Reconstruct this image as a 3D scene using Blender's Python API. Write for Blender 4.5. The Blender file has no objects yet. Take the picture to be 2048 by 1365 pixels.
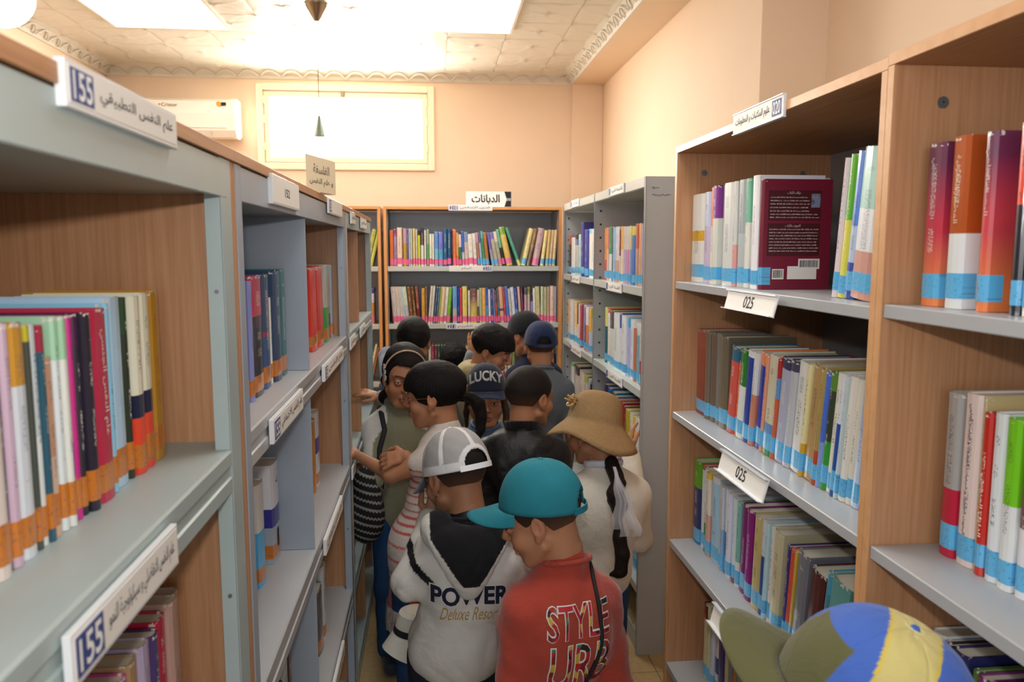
import bpy, math, random
import numpy as np
from mathutils import Vector, Matrix
from mathutils.bvhtree import BVHTree

SC = bpy.context.scene
COL = SC.collection

# ------------------------------------------------------------------ camera
FPX = 1555.0                       # focal length in pixels of the 2048 wide frame
EYE = 1.64
PITCH = math.atan((682.5 - 500.0) / FPX)
YAW = math.atan((1024 - 867) * math.cos(PITCH) / FPX)
cd = bpy.data.cameras.new('camera')
cam = bpy.data.objects.new('camera', cd); COL.objects.link(cam)
cam.location = (0, 0, EYE)
cam.rotation_euler = (math.pi / 2 - PITCH, 0, -YAW)
cd.sensor_width = 23.6
cd.lens = FPX * 23.6 / 2048
cd.clip_start = 0.02
cd.dof.use_dof = True
cd.dof.focus_distance = 2.0
cd.dof.aperture_fstop = 4.0
SC.camera = cam

# ------------------------------------------------------------------ world, light, exposure
w = bpy.data.worlds.new('sky'); SC.world = w; w.use_nodes = True
bg = w.node_tree.nodes['Background']
bg.inputs[0].default_value = (0.85, 0.93, 1.0, 1); bg.inputs[1].default_value = 1.0
SC.view_settings.view_transform = 'Standard'; SC.view_settings.look = 'None'
SC.view_settings.gamma = 1.0; SC.view_settings.use_curve_mapping = False
SC.view_settings.exposure = 0.0
SC.cycles.max_bounces = 8; SC.cycles.diffuse_bounces = 4; SC.cycles.glossy_bounces = 3
SC.cycles.transmission_bounces = 4; SC.cycles.transparent_max_bounces = 8
SC.cycles.sample_clamp_indirect = 6.0
SC.cycles.caustics_reflective = False; SC.cycles.caustics_refractive = False

def area(name, loc, rot, sx, sy, power, color=(1, 1, 1), spread=math.pi):
    l = bpy.data.lights.new(name, 'AREA'); l.shape = 'RECTANGLE'; l.size = sx; l.size_y = sy
    l.energy = power; l.color = color; l.spread = spread
    o = bpy.data.objects.new(name, l); COL.objects.link(o); o.location = loc; o.rotation_euler = rot
    return o
# the camera's pop-up flash, a hand's breadth over the lens
fl = area('camera_flash', (0, -0.01, EYE + 0.12), (math.pi / 2 - PITCH, 0, -YAW), 0.05, 0.02, 6.0, (1.0, 0.98, 0.96))
# cool fill light added out of view behind the photographer to brighten the aisle
area('room_daylight', (-0.4, -2.2, 1.9), (math.pi / 2, 0, 0), 2.6, 1.6, 34.0, (0.80, 0.90, 1.0))

# ------------------------------------------------------------------ pixel -> place helpers (used while laying things out)
_f = np.array([math.sin(YAW) * math.cos(PITCH), math.cos(YAW) * math.cos(PITCH), -math.sin(PITCH)])
_r = np.array([math.cos(YAW), -math.sin(YAW), 0.0]); _u = np.cross(_r, _f)
def ray(u, v): return _f + _r * (u - 1024) / FPX - _u * (v - 682.5) / FPX
def onX(u, v, x): r = ray(u, v); return r * (x / r[0]) + np.array([0, 0, EYE])
def onY(u, v, y): r = ray(u, v); return r * (y / r[1]) + np.array([0, 0, EYE])
def onZ(u, v, z): r = ray(u, v); return r * ((z - EYE) / r[2]) + np.array([0, 0, EYE])
def atD(u, v, d): return ray(u, v) * d + np.array([0, 0, EYE])
def y_from_u(u, x, z):             # Y of the point of the line (x, ., z) seen in column u
    k = (u - 1024) / FPX; a = _r - k * _f
    return -(a[0] * x + a[2] * (z - EYE)) / a[1]
def x_from_u(u, y, z):
    k = (u - 1024) / FPX; a = _r - k * _f
    return -(a[1] * y + a[2] * (z - EYE)) / a[0]

def hx(s):
    s = s.lstrip('#')
    if len(s) == 3: s = ''.join(c * 2 for c in s)
    c = [int(s[i:i + 2], 16) / 255 for i in (0, 2, 4)]
    return tuple(((v + 0.055) / 1.055) ** 2.4 if v > 0.04045 else v / 12.92 for v in c) + (1.0,)

# ------------------------------------------------------------------ object helpers
def empty(name, label, cat, loc=(0, 0, 0), rot=(0, 0, 0), group=None):
    o = bpy.data.objects.new(name, None); COL.objects.link(o)
    o.location = loc; o.rotation_euler = rot; o.empty_display_size = 0.05
    o['label'] = label; o['category'] = cat
    if group: o['group'] = group
    return o
def tag(o, label, cat, group=None):
    o['label'] = label; o['category'] = cat
    if group: o['group'] = group
    return o
def struct(o): o['kind'] = 'structure'; return o

class MB:
    """collects geometry; build() links it as one mesh object"""
    def __init__(s): s.v = []; s.f = []; s.m = []; s.sm = []
    def add(s, vs, fs, m=0, smooth=False):
        b = len(s.v); s.v.extend([tuple(map(float, p)) for p in vs])
        for f in fs: s.f.append(tuple(i + b for i in f)); s.m.append(m); s.sm.append(smooth)
        return s
    def box(s, a, b, m=0, bev=0.0):
        lo = [min(a[i], b[i]) for i in range(3)]; hi = [max(a[i], b[i]) for i in range(3)]
        if bev <= 0:
            x0, y0, z0 = lo; x1, y1, z1 = hi
            vs = [(x0,y0,z0),(x1,y0,z0),(x1,y1,z0),(x0,y1,z0),(x0,y0,z1),(x1,y0,z1),(x1,y1,z1),(x0,y1,z1)]
            return s.add(vs, [(0,3,2,1),(4,5,6,7),(0,1,5,4),(1,2,6,5),(2,3,7,6),(3,0,4,7)], m)
        bev = min([bev] + [(hi[i] - lo[i]) * 0.45 for i in range(3)])
        vs = []; idx = {}
        for sx in (0, 1):
            for sy in (0, 1):
                for sz in (0, 1):
                    c = [(lo, hi)[k][i] for i, k in enumerate((sx, sy, sz))]
                    d = [bev * (1 - 2 * k) for k in (sx, sy, sz)]
                    for ax in range(3):
                        p = [c[i] + (0 if i == ax else d[i]) for i in range(3)]
                        idx[(sx, sy, sz, ax)] = len(vs); vs.append(p)
        fs = []
        def q(l): fs.append(tuple(idx[k] for k in l))
        for t in (0, 1):
            o = 1 if t else -1
            def fl_(l): q(l if o > 0 else l[::-1])
            fl_([(t,0,0,0),(t,1,0,0),(t,1,1,0),(t,0,1,0)])
            fl_([(0,t,0,1),(0,t,1,1),(1,t,1,1),(1,t,0,1)])
            fl_([(0,0,t,2),(1,0,t,2),(1,1,t,2),(0,1,t,2)])
        for a_ in (0, 1):
            for b_ in (0, 1):
                l = [(0,a_,b_,1),(1,a_,b_,1),(1,a_,b_,2),(0,a_,b_,2)]; q(l if (a_ ^ b_) == 0 else l[::-1])
                l = [(a_,0,b_,0),(a_,0,b_,2),(a_,1,b_,2),(a_,1,b_,0)]; q(l if (a_ ^ b_) == 0 else l[::-1])
                l = [(a_,b_,0,0),(a_,b_,1,0),(a_,b_,1,1),(a_,b_,0,1)]; q(l if (a_ ^ b_) == 0 else l[::-1])
        for sx in (0, 1):
            for sy in (0, 1):
                for sz in (0, 1):
                    l = [(sx,sy,sz,0),(sx,sy,sz,1),(sx,sy,sz,2)]; q(l if (sx + sy + sz) % 2 == 1 else l[::-1])
        return s.add(vs, fs, m)
    def cyl(s, p, q, r0, r1=None, n=16, m=0, smooth=True, caps=True):
        r1 = r0 if r1 is None else r1
        p = Vector(p); q = Vector(q); d = (q - p).normalized()
        a = d.orthogonal().normalized(); b = d.cross(a)
        vs = []
        for c, r in ((p, r0), (q, r1)):
            for i in range(n):
                t = 2 * math.pi * i / n; vs.append(c + a * (r * math.cos(t)) + b * (r * math.sin(t)))
        fs = [(i, (i + 1) % n, n + (i + 1) % n, n + i) for i in range(n)]
        s.add(vs, fs, m, smooth)
        if caps:
            s.add(vs[:n], [tuple(range(n))[::-1]], m); s.add(vs[n:], [tuple(range(n))], m)
        return s
    def prism(s, prof, a, b, axis=1, m=0, smooth=False):
        """profile of 2-D points, extruded along axis from a to b (profile holds the two other axes in x,y,z order)"""
        n = len(prof); vs = []
        for t in (a, b):
            for p in prof:
                c = list(p); c.insert(axis, t); vs.append(c)
        ar = sum(prof[i][0] * prof[(i + 1) % n][1] - prof[(i + 1) % n][0] * prof[i][1] for i in range(n))
        flip = (ar > 0) ^ (axis == 1) ^ (b < a)
        fs = [(i, (i + 1) % n, n + (i + 1) % n, n + i) for i in range(n)] ; cp = [tuple(range(n))[::-1], tuple(range(n, 2 * n))]
        if not flip: fs = [f[::-1] for f in fs]; cp = [c[::-1] for c in cp]
        s.add(vs, fs, m, smooth); s.add(vs, cp, m)
        return s
    def tube(s, pts, r, n=8, m=0, closed=False):
        pts = [Vector(p) for p in pts]; N = len(pts); vs = []; up = None
        for i, p in enumerate(pts):
            if closed: t = (pts[(i + 1) % N] - pts[i - 1]).normalized()
            else: t = (pts[min(i + 1, N - 1)] - pts[max(i - 1, 0)]).normalized()
            if up is None: up = t.orthogonal().normalized()
            up = (up - t * up.dot(t)).normalized(); b = t.cross(up)
            rr = r[i] if hasattr(r, '__len__') else r
            rx, ry = rr if hasattr(rr, '__len__') else (rr, rr)
            for k in range(n):
                a = 2 * math.pi * k / n; vs.append(p + up * (rx * math.cos(a)) + b * (ry * math.sin(a)))
        fs = []
        for i in range(N if closed else N - 1):
            j = (i + 1) % N
            for k in range(n): fs.append((i * n + k, i * n + (k + 1) % n, j * n + (k + 1) % n, j * n + k))
        s.add(vs, fs, m, True)
        if not closed:
            s.add(vs[:n], [tuple(range(n))[::-1]], m, True); s.add(vs[-n:], [tuple(range(n))], m, True)
        return s
    def mesh(s, name, mats):
        me = bpy.data.meshes.new(name); me.from_pydata(s.v, [], s.f)
        for mt in (mats if isinstance(mats, (list, tuple)) else [mats]): me.materials.append(mt)
        me.polygons.foreach_set('material_index', s.m); me.polygons.foreach_set('use_smooth', s.sm)
        me.update(); return me
    def build(s, name, mats, parent=None, world=False):
        o = bpy.data.objects.new(name, s.mesh(name, mats)); COL.objects.link(o)
        if parent is not None:
            o.parent = parent
            if world: o.matrix_parent_inverse = parent_matrix(parent).inverted()
        return o
def parent_matrix(o):
    m = Matrix.LocRotScale(o.location, o.rotation_euler, o.scale)
    return m if o.parent is None else parent_matrix(o.parent) @ o.matrix_parent_inverse @ m
def part(name, me, parent, world=False):
    o = bpy.data.objects.new(name, me); COL.objects.link(o); o.parent = parent
    if world: o.matrix_parent_inverse = parent_matrix(parent).inverted()
    return o

# ------------------------------------------------------------------ materials
def N(nt, typ, **kw):
    n = nt.nodes.new(typ)
    for k, v in kw.items():
        if k.startswith('i_'): n.inputs[k[2:].replace('_', ' ')].default_value = v
        else: setattr(n, k, v)
    return n
def mat(name, color, rough=0.5, metal=0.0, noise=0.0, nscale=20, stretch=(1, 1, 1), bump=0.0, bscale=200, bstretch=(1, 1, 1), coat=0.0, emit=0.0, alpha=1.0, spec=0.5, color2=None, sub=0.0, sheen=0.0):
    m = bpy.data.materials.new(name); m.use_nodes = True; nt = m.node_tree; L = nt.links
    b = nt.nodes['Principled BSDF']; c = hx(color) if isinstance(color, str) else color
    b.inputs['Base Color'].default_value = c; b.inputs['Roughness'].default_value = rough
    b.inputs['Metallic'].default_value = metal; b.inputs['Coat Weight'].default_value = coat
    b.inputs['Specular IOR Level'].default_value = spec; b.inputs['Alpha'].default_value = alpha
    b.inputs['Sheen Weight'].default_value = sheen
    if sub: b.inputs['Subsurface Weight'].default_value = sub; b.inputs['Subsurface Radius'].default_value = (0.01, 0.004, 0.002); b.inputs['Subsurface Scale'].default_value = 1.0
    if emit: b.inputs['Emission Color'].default_value = c; b.inputs['Emission Strength'].default_value = emit
    if noise or bump:
        tc = N(nt, 'ShaderNodeTexCoord')
    if noise:
        mp = N(nt, 'ShaderNodeMapping'); mp.inputs['Scale'].default_value = stretch; L.new(tc.outputs['Object'], mp.inputs[0])
        nz = N(nt, 'ShaderNodeTexNoise', i_Scale=nscale, i_Detail=5.0, i_Roughness=0.6); L.new(mp.outputs[0], nz.inputs['Vector'])
        mx = N(nt, 'ShaderNodeMix', data_type='RGBA')
        c2 = hx(color2) if color2 else tuple(v * (1 - noise) for v in c[:3]) + (1,)
        cr = N(nt, 'ShaderNodeMapRange'); cr.inputs[1].default_value = 0.35; cr.inputs[2].default_value = 0.68; L.new(nz.outputs[0], cr.inputs[0])
        mx.inputs[6].default_value = c2; mx.inputs[7].default_value = c
        L.new(cr.outputs[0], mx.inputs[0]); L.new(mx.outputs[2], b.inputs['Base Color'])
    if bump:
        mp2 = N(nt, 'ShaderNodeMapping'); mp2.inputs['Scale'].default_value = bstretch; L.new(tc.outputs['Object'], mp2.inputs[0])
        nb = N(nt, 'ShaderNodeTexNoise', i_Scale=bscale, i_Detail=3.0); L.new(mp2.outputs[0], nb.inputs['Vector'])
        bp = N(nt, 'ShaderNodeBump', i_Strength=bump, i_Distance=0.001); L.new(nb.outputs[0], bp.inputs['Height']); L.new(bp.outputs[0], b.inputs['Normal'])
    return m
M = {}
M['wall'] = mat('peach_paint', 'edd3b6', 0.75, bump=0.25, bscale=60, noise=0.03, nscale=3)
M['ceiling'] = mat('ceiling_foam', 'dcd6c8', 0.45, bump=0.2, bscale=300)
M['floor'] = mat('floor_tile', 'c9ae7c', 0.35, noise=0.18, nscale=45, bump=0.05)
M['wood'] = mat('beech_laminate', 'c4926a', 0.42, noise=1, color2='b37f57', nscale=6, stretch=(26, 26, 0.8), bump=0.06, bscale=30, bstretch=(30, 30, 1))
M['wood_h'] = mat('beech_laminate_flat', 'c18c5d', 0.42, noise=1, color2='ab774d', nscale=6, stretch=(26, 0.8, 26), bump=0.06, bscale=30, bstretch=(30, 1, 30))
M['edge'] = mat('beech_edge_band', 'dba877', 0.4, noise=1, color2='cf9a66', nscale=8, stretch=(4, 4, 4))
M['edge_orange'] = mat('warm_beech_edge', 'e2a15c', 0.4, noise=1, color2='d8934e', nscale=8)
M['metal_l'] = mat('green_grey_enamel', 'adbcbb', 0.35, noise=0.06, nscale=8, bump=0.08, bscale=400)
M['metal_b'] = mat('blue_grey_enamel', 'a0abb8', 0.38, noise=0.06, nscale=8, bump=0.15, bscale=500)
M['metal_g'] = mat('grey_enamel_shelf', 'b2b4b6', 0.3, noise=0.05, nscale=9, bump=0.05, bscale=400)
M['metal_w'] = mat('pale_grey_enamel', 'c2c5bd', 0.3, noise=0.04, nscale=9, bump=0.05, bscale=400)
M['metal_d'] = mat('grey_back_sheet', '8f9193', 0.32, noise=0.05, nscale=5)
M['metal_r'] = mat('light_grey_steel', 'b2b4b4', 0.35, noise=0.04, nscale=6, bump=0.05, bscale=400)
M['hole'] = mat('dark_hole', '2a2a2a', 0.8)
M['screw'] = mat('zinc_screw', '8b8f90', 0.4, metal=0.8)
M['holder'] = mat('clear_white_plastic', 'e6e8ea', 0.25)
M['card'] = mat('white_card', 'eeeae2', 0.6)
M['card_y'] = mat('aged_paper', 'ead9b8', 0.8)
M['blue_sq'] = mat('navy_label_field', '3a4b8c', 0.6)
M['ink'] = mat('black_ink', '16161a', 0.7)
M['ink_w'] = mat('white_ink', 'f2f2ee', 0.7)
M['bluepen'] = mat('blue_pen_ink', '2f4566', 0.7)
M['steel'] = mat('brushed_brass_steel', '9a8c78', 0.3, metal=0.9)
M['white_plastic'] = mat('white_plastic', 'f6efe0', 0.35)
M['win_frame'] = mat('cream_window_frame', 'f7e6c8', 0.5)
M['lamp_on'] = mat('lit_ceiling_panel', 'ffffff', 0.5, emit=9.0)
M['pane_lit'] = mat('frosted_daylit_pane', 'fffdf4', 0.5, emit=5.0)
M['globe'] = mat('opal_globe', 'ffffff', 0.5, emit=3.0)

# ------------------------------------------------------------------ lettering
AR = {'ا':(0xFE8D,2),'أ':(0xFE83,2),'إ':(0xFE87,2),'آ':(0xFE81,2),'ب':(0xFE8F,4),'ة':(0xFE93,2),'ت':(0xFE95,4),'ث':(0xFE99,4),'ج':(0xFE9D,4),'ح':(0xFEA1,4),'خ':(0xFEA5,4),'د':(0xFEA9,2),'ذ':(0xFEAB,2),'ر':(0xFEAD,2),'ز':(0xFEAF,2),'س':(0xFEB1,4),'ش':(0xFEB5,4),'ص':(0xFEB9,4),'ض':(0xFEBD,4),'ط':(0xFEC1,4),'ظ':(0xFEC5,4),'ع':(0xFEC9,4),'غ':(0xFECD,4),'ف':(0xFED1,4),'ق':(0xFED5,4),'ك':(0xFED9,4),'ل':(0xFEDD,4),'م':(0xFEE1,4),'ن':(0xFEE5,4),'ه':(0xFEE9,4),'و':(0xFEED,2),'ى':(0xFEEF,2),'ي':(0xFEF1,4),'ئ':(0xFE89,4),'ء':(0xFE80,1),'ؤ':(0xFE85,2)}
def arab(s):
    out = []; i = 0; prev = False; n = len(s)
    while i < n:
        c = s[i]
        if c == 'ل' and i + 1 < n and s[i + 1] in 'اأإآ':
            k = {'ا': 0xFEFB, 'أ': 0xFEF7, 'إ': 0xFEF9, 'آ': 0xFEF5}[s[i + 1]]
            out.append(chr(k + (1 if prev else 0))); prev = False; i += 2; continue
        if c in AR:
            b, f = AR[c]; nx = i + 1 < n and s[i + 1] in AR and AR[s[i + 1]][1] > 1
            if f == 4: k = (3 if nx else 1) if prev else (2 if nx else 0); p2 = True
            else: k = 1 if (prev and f == 2) else 0; p2 = False
            out.append(chr(b + k)); prev = p2
        else: out.append(c); prev = False
        i += 1
    return ''.join(reversed(out))
def text_mesh(s, ar=False, offset=0.0, shear=0.0, extrude=0.0, line=1.0, res=3):
    """lettering centred on the origin in the XY plane, height of the line about 1; returns (verts Nx2, faces)"""
    c = bpy.data.curves.new('lettering', 'FONT'); c.body = '\n'.join(arab(l) if ar else l for l in s.split('\n'))
    c.size = 1.0; c.align_x = 'CENTER'; c.align_y = 'CENTER'; c.offset = offset; c.shear = shear; c.space_line = line; c.resolution_u = res
    o = bpy.data.objects.new('lettering', c); COL.objects.link(o)
    bpy.context.view_layer.update()
    dg = bpy.context.evaluated_depsgraph_get(); me = bpy.data.meshes.new_from_object(o.evaluated_get(dg))
    v = np.array([p.co[:2] for p in me.vertices]); f = [tuple(p.vertices) for p in me.polygons]
    bpy.data.objects.remove(o); bpy.data.curves.remove(c); bpy.data.meshes.remove(me)
    lo, hi = v.min(0), v.max(0); v = (v - (lo + hi) / 2); sz = hi - lo
    return v, f, sz
def lettering(name, s, parent, mt, w, h, org, ax, ay, off=0.0006, ar=False, fit='both', **kw):
    """flat print: fits the words into a w x h field centred at org, spanned by unit vectors ax (reading direction) and ay (up)"""
    v, f, sz = text_mesh(s, ar, **kw)
    k = (w / sz[0], h / sz[1]) if fit == 'both' else (min(w / sz[0], h / sz[1]),) * 2
    ax = Vector(ax); ay = Vector(ay); n = ax.cross(ay).normalized(); org = Vector(org) + n * off
    vs = [org + ax * (float(p[0]) * k[0]) + ay * (float(p[1]) * k[1]) for p in v]
    mb = MB(); mb.add(vs, f, 0)
    return mb.build(name, mt, parent)
# ================================================================== the room
ZC = 2.87; YB = 5.6; XL = -2.16; XR = 1.207; XR2 = 1.445; YF = -2.6
def slab(name, a, b, m, bev=0): o = MB().box(a, b, 0, bev).build(name, m); return struct(o)
fl_ = struct(empty('floor', 'speckled beige floor', 'floor')); del fl_['category']; del fl_['label']
MB().box((XL - 0.1, YF, -0.06), (XR2 + 0.1, YB + 0.1, -0.004)).build('floor_base', mat('floor_joint', '8d7a58', 0.7), fl_)
tm = MB().box((0.0015, 0.0015, -0.004), (0.3985, 0.3985, 0.0), 0, 0.001).mesh('floor_tile', M['floor'])
for i in range(5):
    for j in range(14):
        t = part('floor_tile', tm, fl_); t.location = (-0.75 + i * 0.4, 0.2 + j * 0.4 - 0.2, 0)
# windowed back wall
WX0, WX1, WZ0, WZ1 = -1.19, 0.017, 2.19, 2.765
bw = MB()
bw.box((XL, YB, 0), (WX0 + 0.05, YB + 0.12, ZC)); bw.box((WX1 - 0.05, YB, 0), (XR + 0.3, YB + 0.12, ZC))
bw.box((WX0 + 0.05, YB, 0), (WX1 - 0.05, YB + 0.12, WZ0 + 0.05)); bw.box((WX0 + 0.05, YB, WZ1 - 0.04), (WX1 - 0.05, YB + 0.12, ZC))
struct(bw.build('wall_back', M['wall']))
struct(MB().box((0.985, YB - 0.035, 0), (XR, YB, 2.80), 0, 0.004).build('trim_2', M['wall']))
slab('wall_left', (XL - 0.1, YF, 0), (XL, YB + 0.12, ZC), M['wall'])
rw = MB().box((XR, 3.28, 0), (XR2 + 0.1, YB + 0.12, ZC)).box((XR - 0.012, 2.83, 0), (XR2 + 0.1, 3.28, ZC), 0, 0.003)
rw.box((XR2, YF, 0), (XR2 + 0.1, 2.83, ZC))
struct(rw.build('wall_right', M['wall']))
fw = MB()   # the wall behind the photographer, open towards the reading room
fw.box((XL, YF - 0.1, 0), (-1.9, YF, ZC)); fw.box((1.2, YF - 0.1, 0), (XR2 + 0.1, YF, ZC)); fw.box((-1.9, YF - 0.1, 2.75), (1.2, YF, ZC)); fw.box((-1.9, YF - 0.1, 0), (1.2, YF, 1.0))
struct(fw.build('wall_front', M['wall']))
# ceiling of moulded foam tiles
ce = struct(empty('ceiling', '', 'ceiling')); del ce['label']; del ce['category']
MB().box((XL - 0.1, YF - 0.1, ZC), (XR2 + 0.1, YB + 0.12, ZC + 0.1)).build('ceiling_slab', M['ceiling'], ce)
T = 0.3333
def tile_mesh():
    mb = MB(); n = 22; vs = []; fs = []
    for j in range(n + 1):
        for i in range(n + 1):
            u, v = i / n * 2 - 1, j / n * 2 - 1
            z = 0.0
            e = max(abs(u), abs(v)); z -= 0.0 if e < 0.97 else -0.003          # raised rim drops away at the joint
            for (cx, cy) in ((0, 1), (0, -1), (1, 0), (-1, 0)):                   # overlapping rings meet at the joints
                d = math.hypot(u - cx, v - cy); z -= 0.0045 * math.exp(-((d - 1.0) / 0.055) ** 2)
            a = abs(u) ** 0.6 + abs(v) ** 0.6
            z -= 0.007 * max(0, 1 - a / 0.62)                                      # little star in the middle
            for (cx, cy) in ((1, 1), (1, -1), (-1, 1), (-1, -1)):
                a2 = abs(u - cx) ** 0.6 + abs(v - cy) ** 0.6; z -= 0.009 * max(0, 1 - a2 / 0.7)
            for (cx, cy) in ((.5, .5), (-.5, .5), (.5, -.5), (-.5, -.5)):         # lens-shaped bosses
                s1 = ((u - cx) + (v - cy)) / 1.2; s2 = ((u - cx) - (v - cy)) / 1.2
                if cx * cy < 0: s1, s2 = s2, s1
                z -= 0.003 * max(0, 1 - (s1 / 0.36) ** 2 - (s2 / 0.16) ** 2)
            vs.append((u * T / 2 * 0.994, v * T / 2 * 0.994, z * .5))
    for j in range(n):
        for i in range(n):
            a = j * (n + 1) + i; fs.append((a, a + n + 1, a + n + 2, a + 1))
    mb.add(vs, fs, 0, True); return mb.mesh('ceiling_tile', M['ceiling'])
tmesh = tile_mesh()
LIGHTS = [(-0.155, 3.92), (-1.70, 4.00)]
x0t = -2.24
for j in range(7, 17):
    for i in range(10):
        cx = x0t + (i + .5) * T; cy = 0.0 + (j + .5) * T
        if cy > YB: continue
        t = part('ceiling_tile', tmesh, ce); t.location = (cx, cy, ZC - 0.012)
# cornice
prof = [(0, 0), (0, -0.075), (0.010, -0.075), (0.016, -0.055), (0.055, -0.022), (0.075, -0.014), (0.085, -0.012), (0.085, 0)]
def cornice(name, a, b, ax, sgn, at):
    mb = MB()
    if ax == 1: pr = [(at + sgn * p, ZC + q) for p, q in prof]; mb.prism(pr, a, b, 1)
    else: pr = [(at + sgn * p, ZC + q) for p, q in prof]; mb.prism(pr, a, b, 0)
    n = int(abs(b - a) / 0.14)
    for k in range(n):                                                             # swagged leaf relief
        t = a + (k + .5) * (b - a) / n; pts = []
        for i in range(7):
            s = i / 6 - .5; d = 0.022 + 0.03 * (1 - 4 * s * s); q = -0.066 + (1 - 4 * s * s) * 0.035
            c = (at + sgn * (d + 0.004), ZC + q); pts.append((c[0], t + s * 0.13, c[1]) if ax == 1 else (t + s * 0.13, c[0], c[1]))
        mb.tube(pts, 0.005, 5)
    return struct(mb.build(name, M['ceiling']))
cornice('trim_1', 2.5, YB, 1, 1, XL); cornice('trim_3', 0.6, YB, 1, -1, 0.99); cornice('trim_4', XL, 0.99, 0, -1, YB)
struct(MB().box((0.99, 0.0, 2.795), (XR2, YB, ZC)).build('ceiling_beam', M['wall']))
# window in the back wall
wn = struct(empty('window_1', '', 'window')); del wn['label']; del wn['category']
fr = MB(); F = 0.045
for a, b in (((WX0, WZ0), (WX0 + F, WZ1)), ((WX1 - F, WZ0), (WX1, WZ1)), ((WX0 + F, WZ0), (WX1 - F, WZ0 + F)), ((WX0 + F, WZ1 - F), (WX1 - F, WZ1))):
    fr.box((a[0], YB - 0.022, a[1]), (b[0], YB + 0.02, b[1]), 0, 0.004)
fr.build('window_frame', M['win_frame'], wn)
sx0, sx1, sz0, sz1 = WX0 + F + 0.006, WX1 - F - 0.006, WZ0 + F + 0.006, WZ1 - F - 0.006
sh = MB(); G = 0.034
for a, b in (((sx0, sz0), (sx0 + G, sz1)), ((sx1 - G, sz0), (sx1, sz1)), ((sx0 + G, sz0), (sx1 - G, sz0 + G)), ((sx0 + G, sz1 - G), (sx1 - G, sz1))):
    sh.box((a[0], YB - 0.008, a[1]), (b[0], YB + 0.03, b[1]), 0, 0.003)
sa = sh.build('window_sash', M['win_frame'], wn)
MB().box((sx0 + G, YB + 0.008, sz0 + G), (sx1 - G, YB + 0.014, sz1 - G)).build('window_pane', M['pane_lit'], wn)
MB().box((-0.62, YB - 0.02, sz1 - 0.028), (-0.595, YB - 0.006, sz1 + 0.012), 0, 0.003).build('latch', M['steel'], sa)
for z in (2.32, 2.5, 2.63):
    for x in (sx0, sx1): MB().cyl((x, YB - 0.024, z), (x, YB - 0.024, z + 0.05), 0.006, n=8).build('hinge', M['win_frame'], sa)
area('window_daylight', ((sx0 + sx1) / 2, YB - 0.03, (sz0 + sz1) / 2), (-math.pi / 2, 0, 0), sx1 - sx0 - 0.08, sz1 - sz0 - 0.08, 36.0, (1.0, 0.95, 0.85))
# ceiling light panels
for k, (lx, ly) in enumerate(LIGHTS):
    cl = empty('ceiling_light', ['square lit ceiling panel above the aisle beside the beam', 'square lit ceiling panel above the shelves near the cornice'][k], 'light', (lx + 0.3, ly + 0.28, ZC - 0.03))
    fr = MB(); a = 0.305
    for s_ in (-1, 1):
        fr.box((s_ * (a - 0.014), -a, 0), (s_ * a, a, 0.018)); fr.box((-a + .014, s_ * (a - 0.014), 0), (a - .014, s_ * a, 0.018))
    fr.build('light_frame', M['white_plastic'], cl)
    MB().box((-a + .014, -a + .014, 0.001), (a - .014, a - .014, 0.012)).build('diffuser', M['lamp_on'], cl)
    area('panel_light', (lx + 0.3, ly + 0.28, ZC - 0.045), (0, 0, 0), 0.56, 0.56, 6.5, (0.97, 0.98, 1.0))
for lx, ly in ((-0.155, 1.4), (-1.7, 1.4)):  # unseen extra panels at the camera end, added for their overhead light
    cl = empty('ceiling_light', 'square lit ceiling panel overhead of the camera, ' + ('above the aisle' if lx > -1 else 'above the row behind the aisle shelves'), 'light', (lx + 0.3, ly + 0.28, ZC - 0.03))
    MB().box((-.29, -.29, 0.006), (.29, .29, 0.012)).build('diffuser', M['lamp_on'], cl)
    area('panel_light', (lx + 0.3, ly + 0.28, ZC - 0.045), (0, 0, 0), 0.56, 0.56, 4.0, (1.0, 0.95, 0.86))
# pendant lamp with a small cone shade
px, py = -0.568, 4.12
pe = empty('pendant_lamp', 'small steel cone pendant lamp hanging on a thin cord before the window', 'lamp', (px, py, ZC - 0.012))
MB().cyl((0, 0, 0), (0, 0, -0.006), 0.058, 0.056, 24).cyl((0, 0, -0.006), (0, 0, -0.085), 0.054, 0.010, 24).build('canopy', M['steel'], pe)
MB().cyl((0, 0, -0.085), (0, 0, -0.55), 0.0016, n=6).build('cord', M['ink'], pe)
pz = onY(634, 232, py)[2] - (ZC - 0.012)
MB().cyl((0, 0, pz), (0, 0, pz - 0.10), 0.006, 0.026, 20).build('lamp_shade', mat('grey_green_shade', '8d9a86', 0.4, metal=0.3), pe)
gl = empty('globe_lamp', 'round white lit globe lamp at the cornice above the shelf', 'lamp', tuple(onZ(-2, -12, ZC - 0.2)))
m_ = MB(); vs = []; fs = []
for j in range(13):
    for i in range(24):
        a = math.pi * j / 12; b = 2 * math.pi * i / 24; r = 0.13; vs.append((r * math.sin(a) * math.cos(b), r * math.sin(a) * math.sin(b), r * math.cos(a)))
for j in range(12):
    for i in range(24): fs.append((j * 24 + i, (j + 1) * 24 + i, (j + 1) * 24 + (i + 1) % 24, j * 24 + (i + 1) % 24))
m_.add(vs, fs, 0, True); m_.build('globe', M['globe'], gl); MB().cyl((0, 0, 0.12), (0, 0, 0.19), 0.03, n=16).build('lamp_mount', M['steel'], gl)
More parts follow.
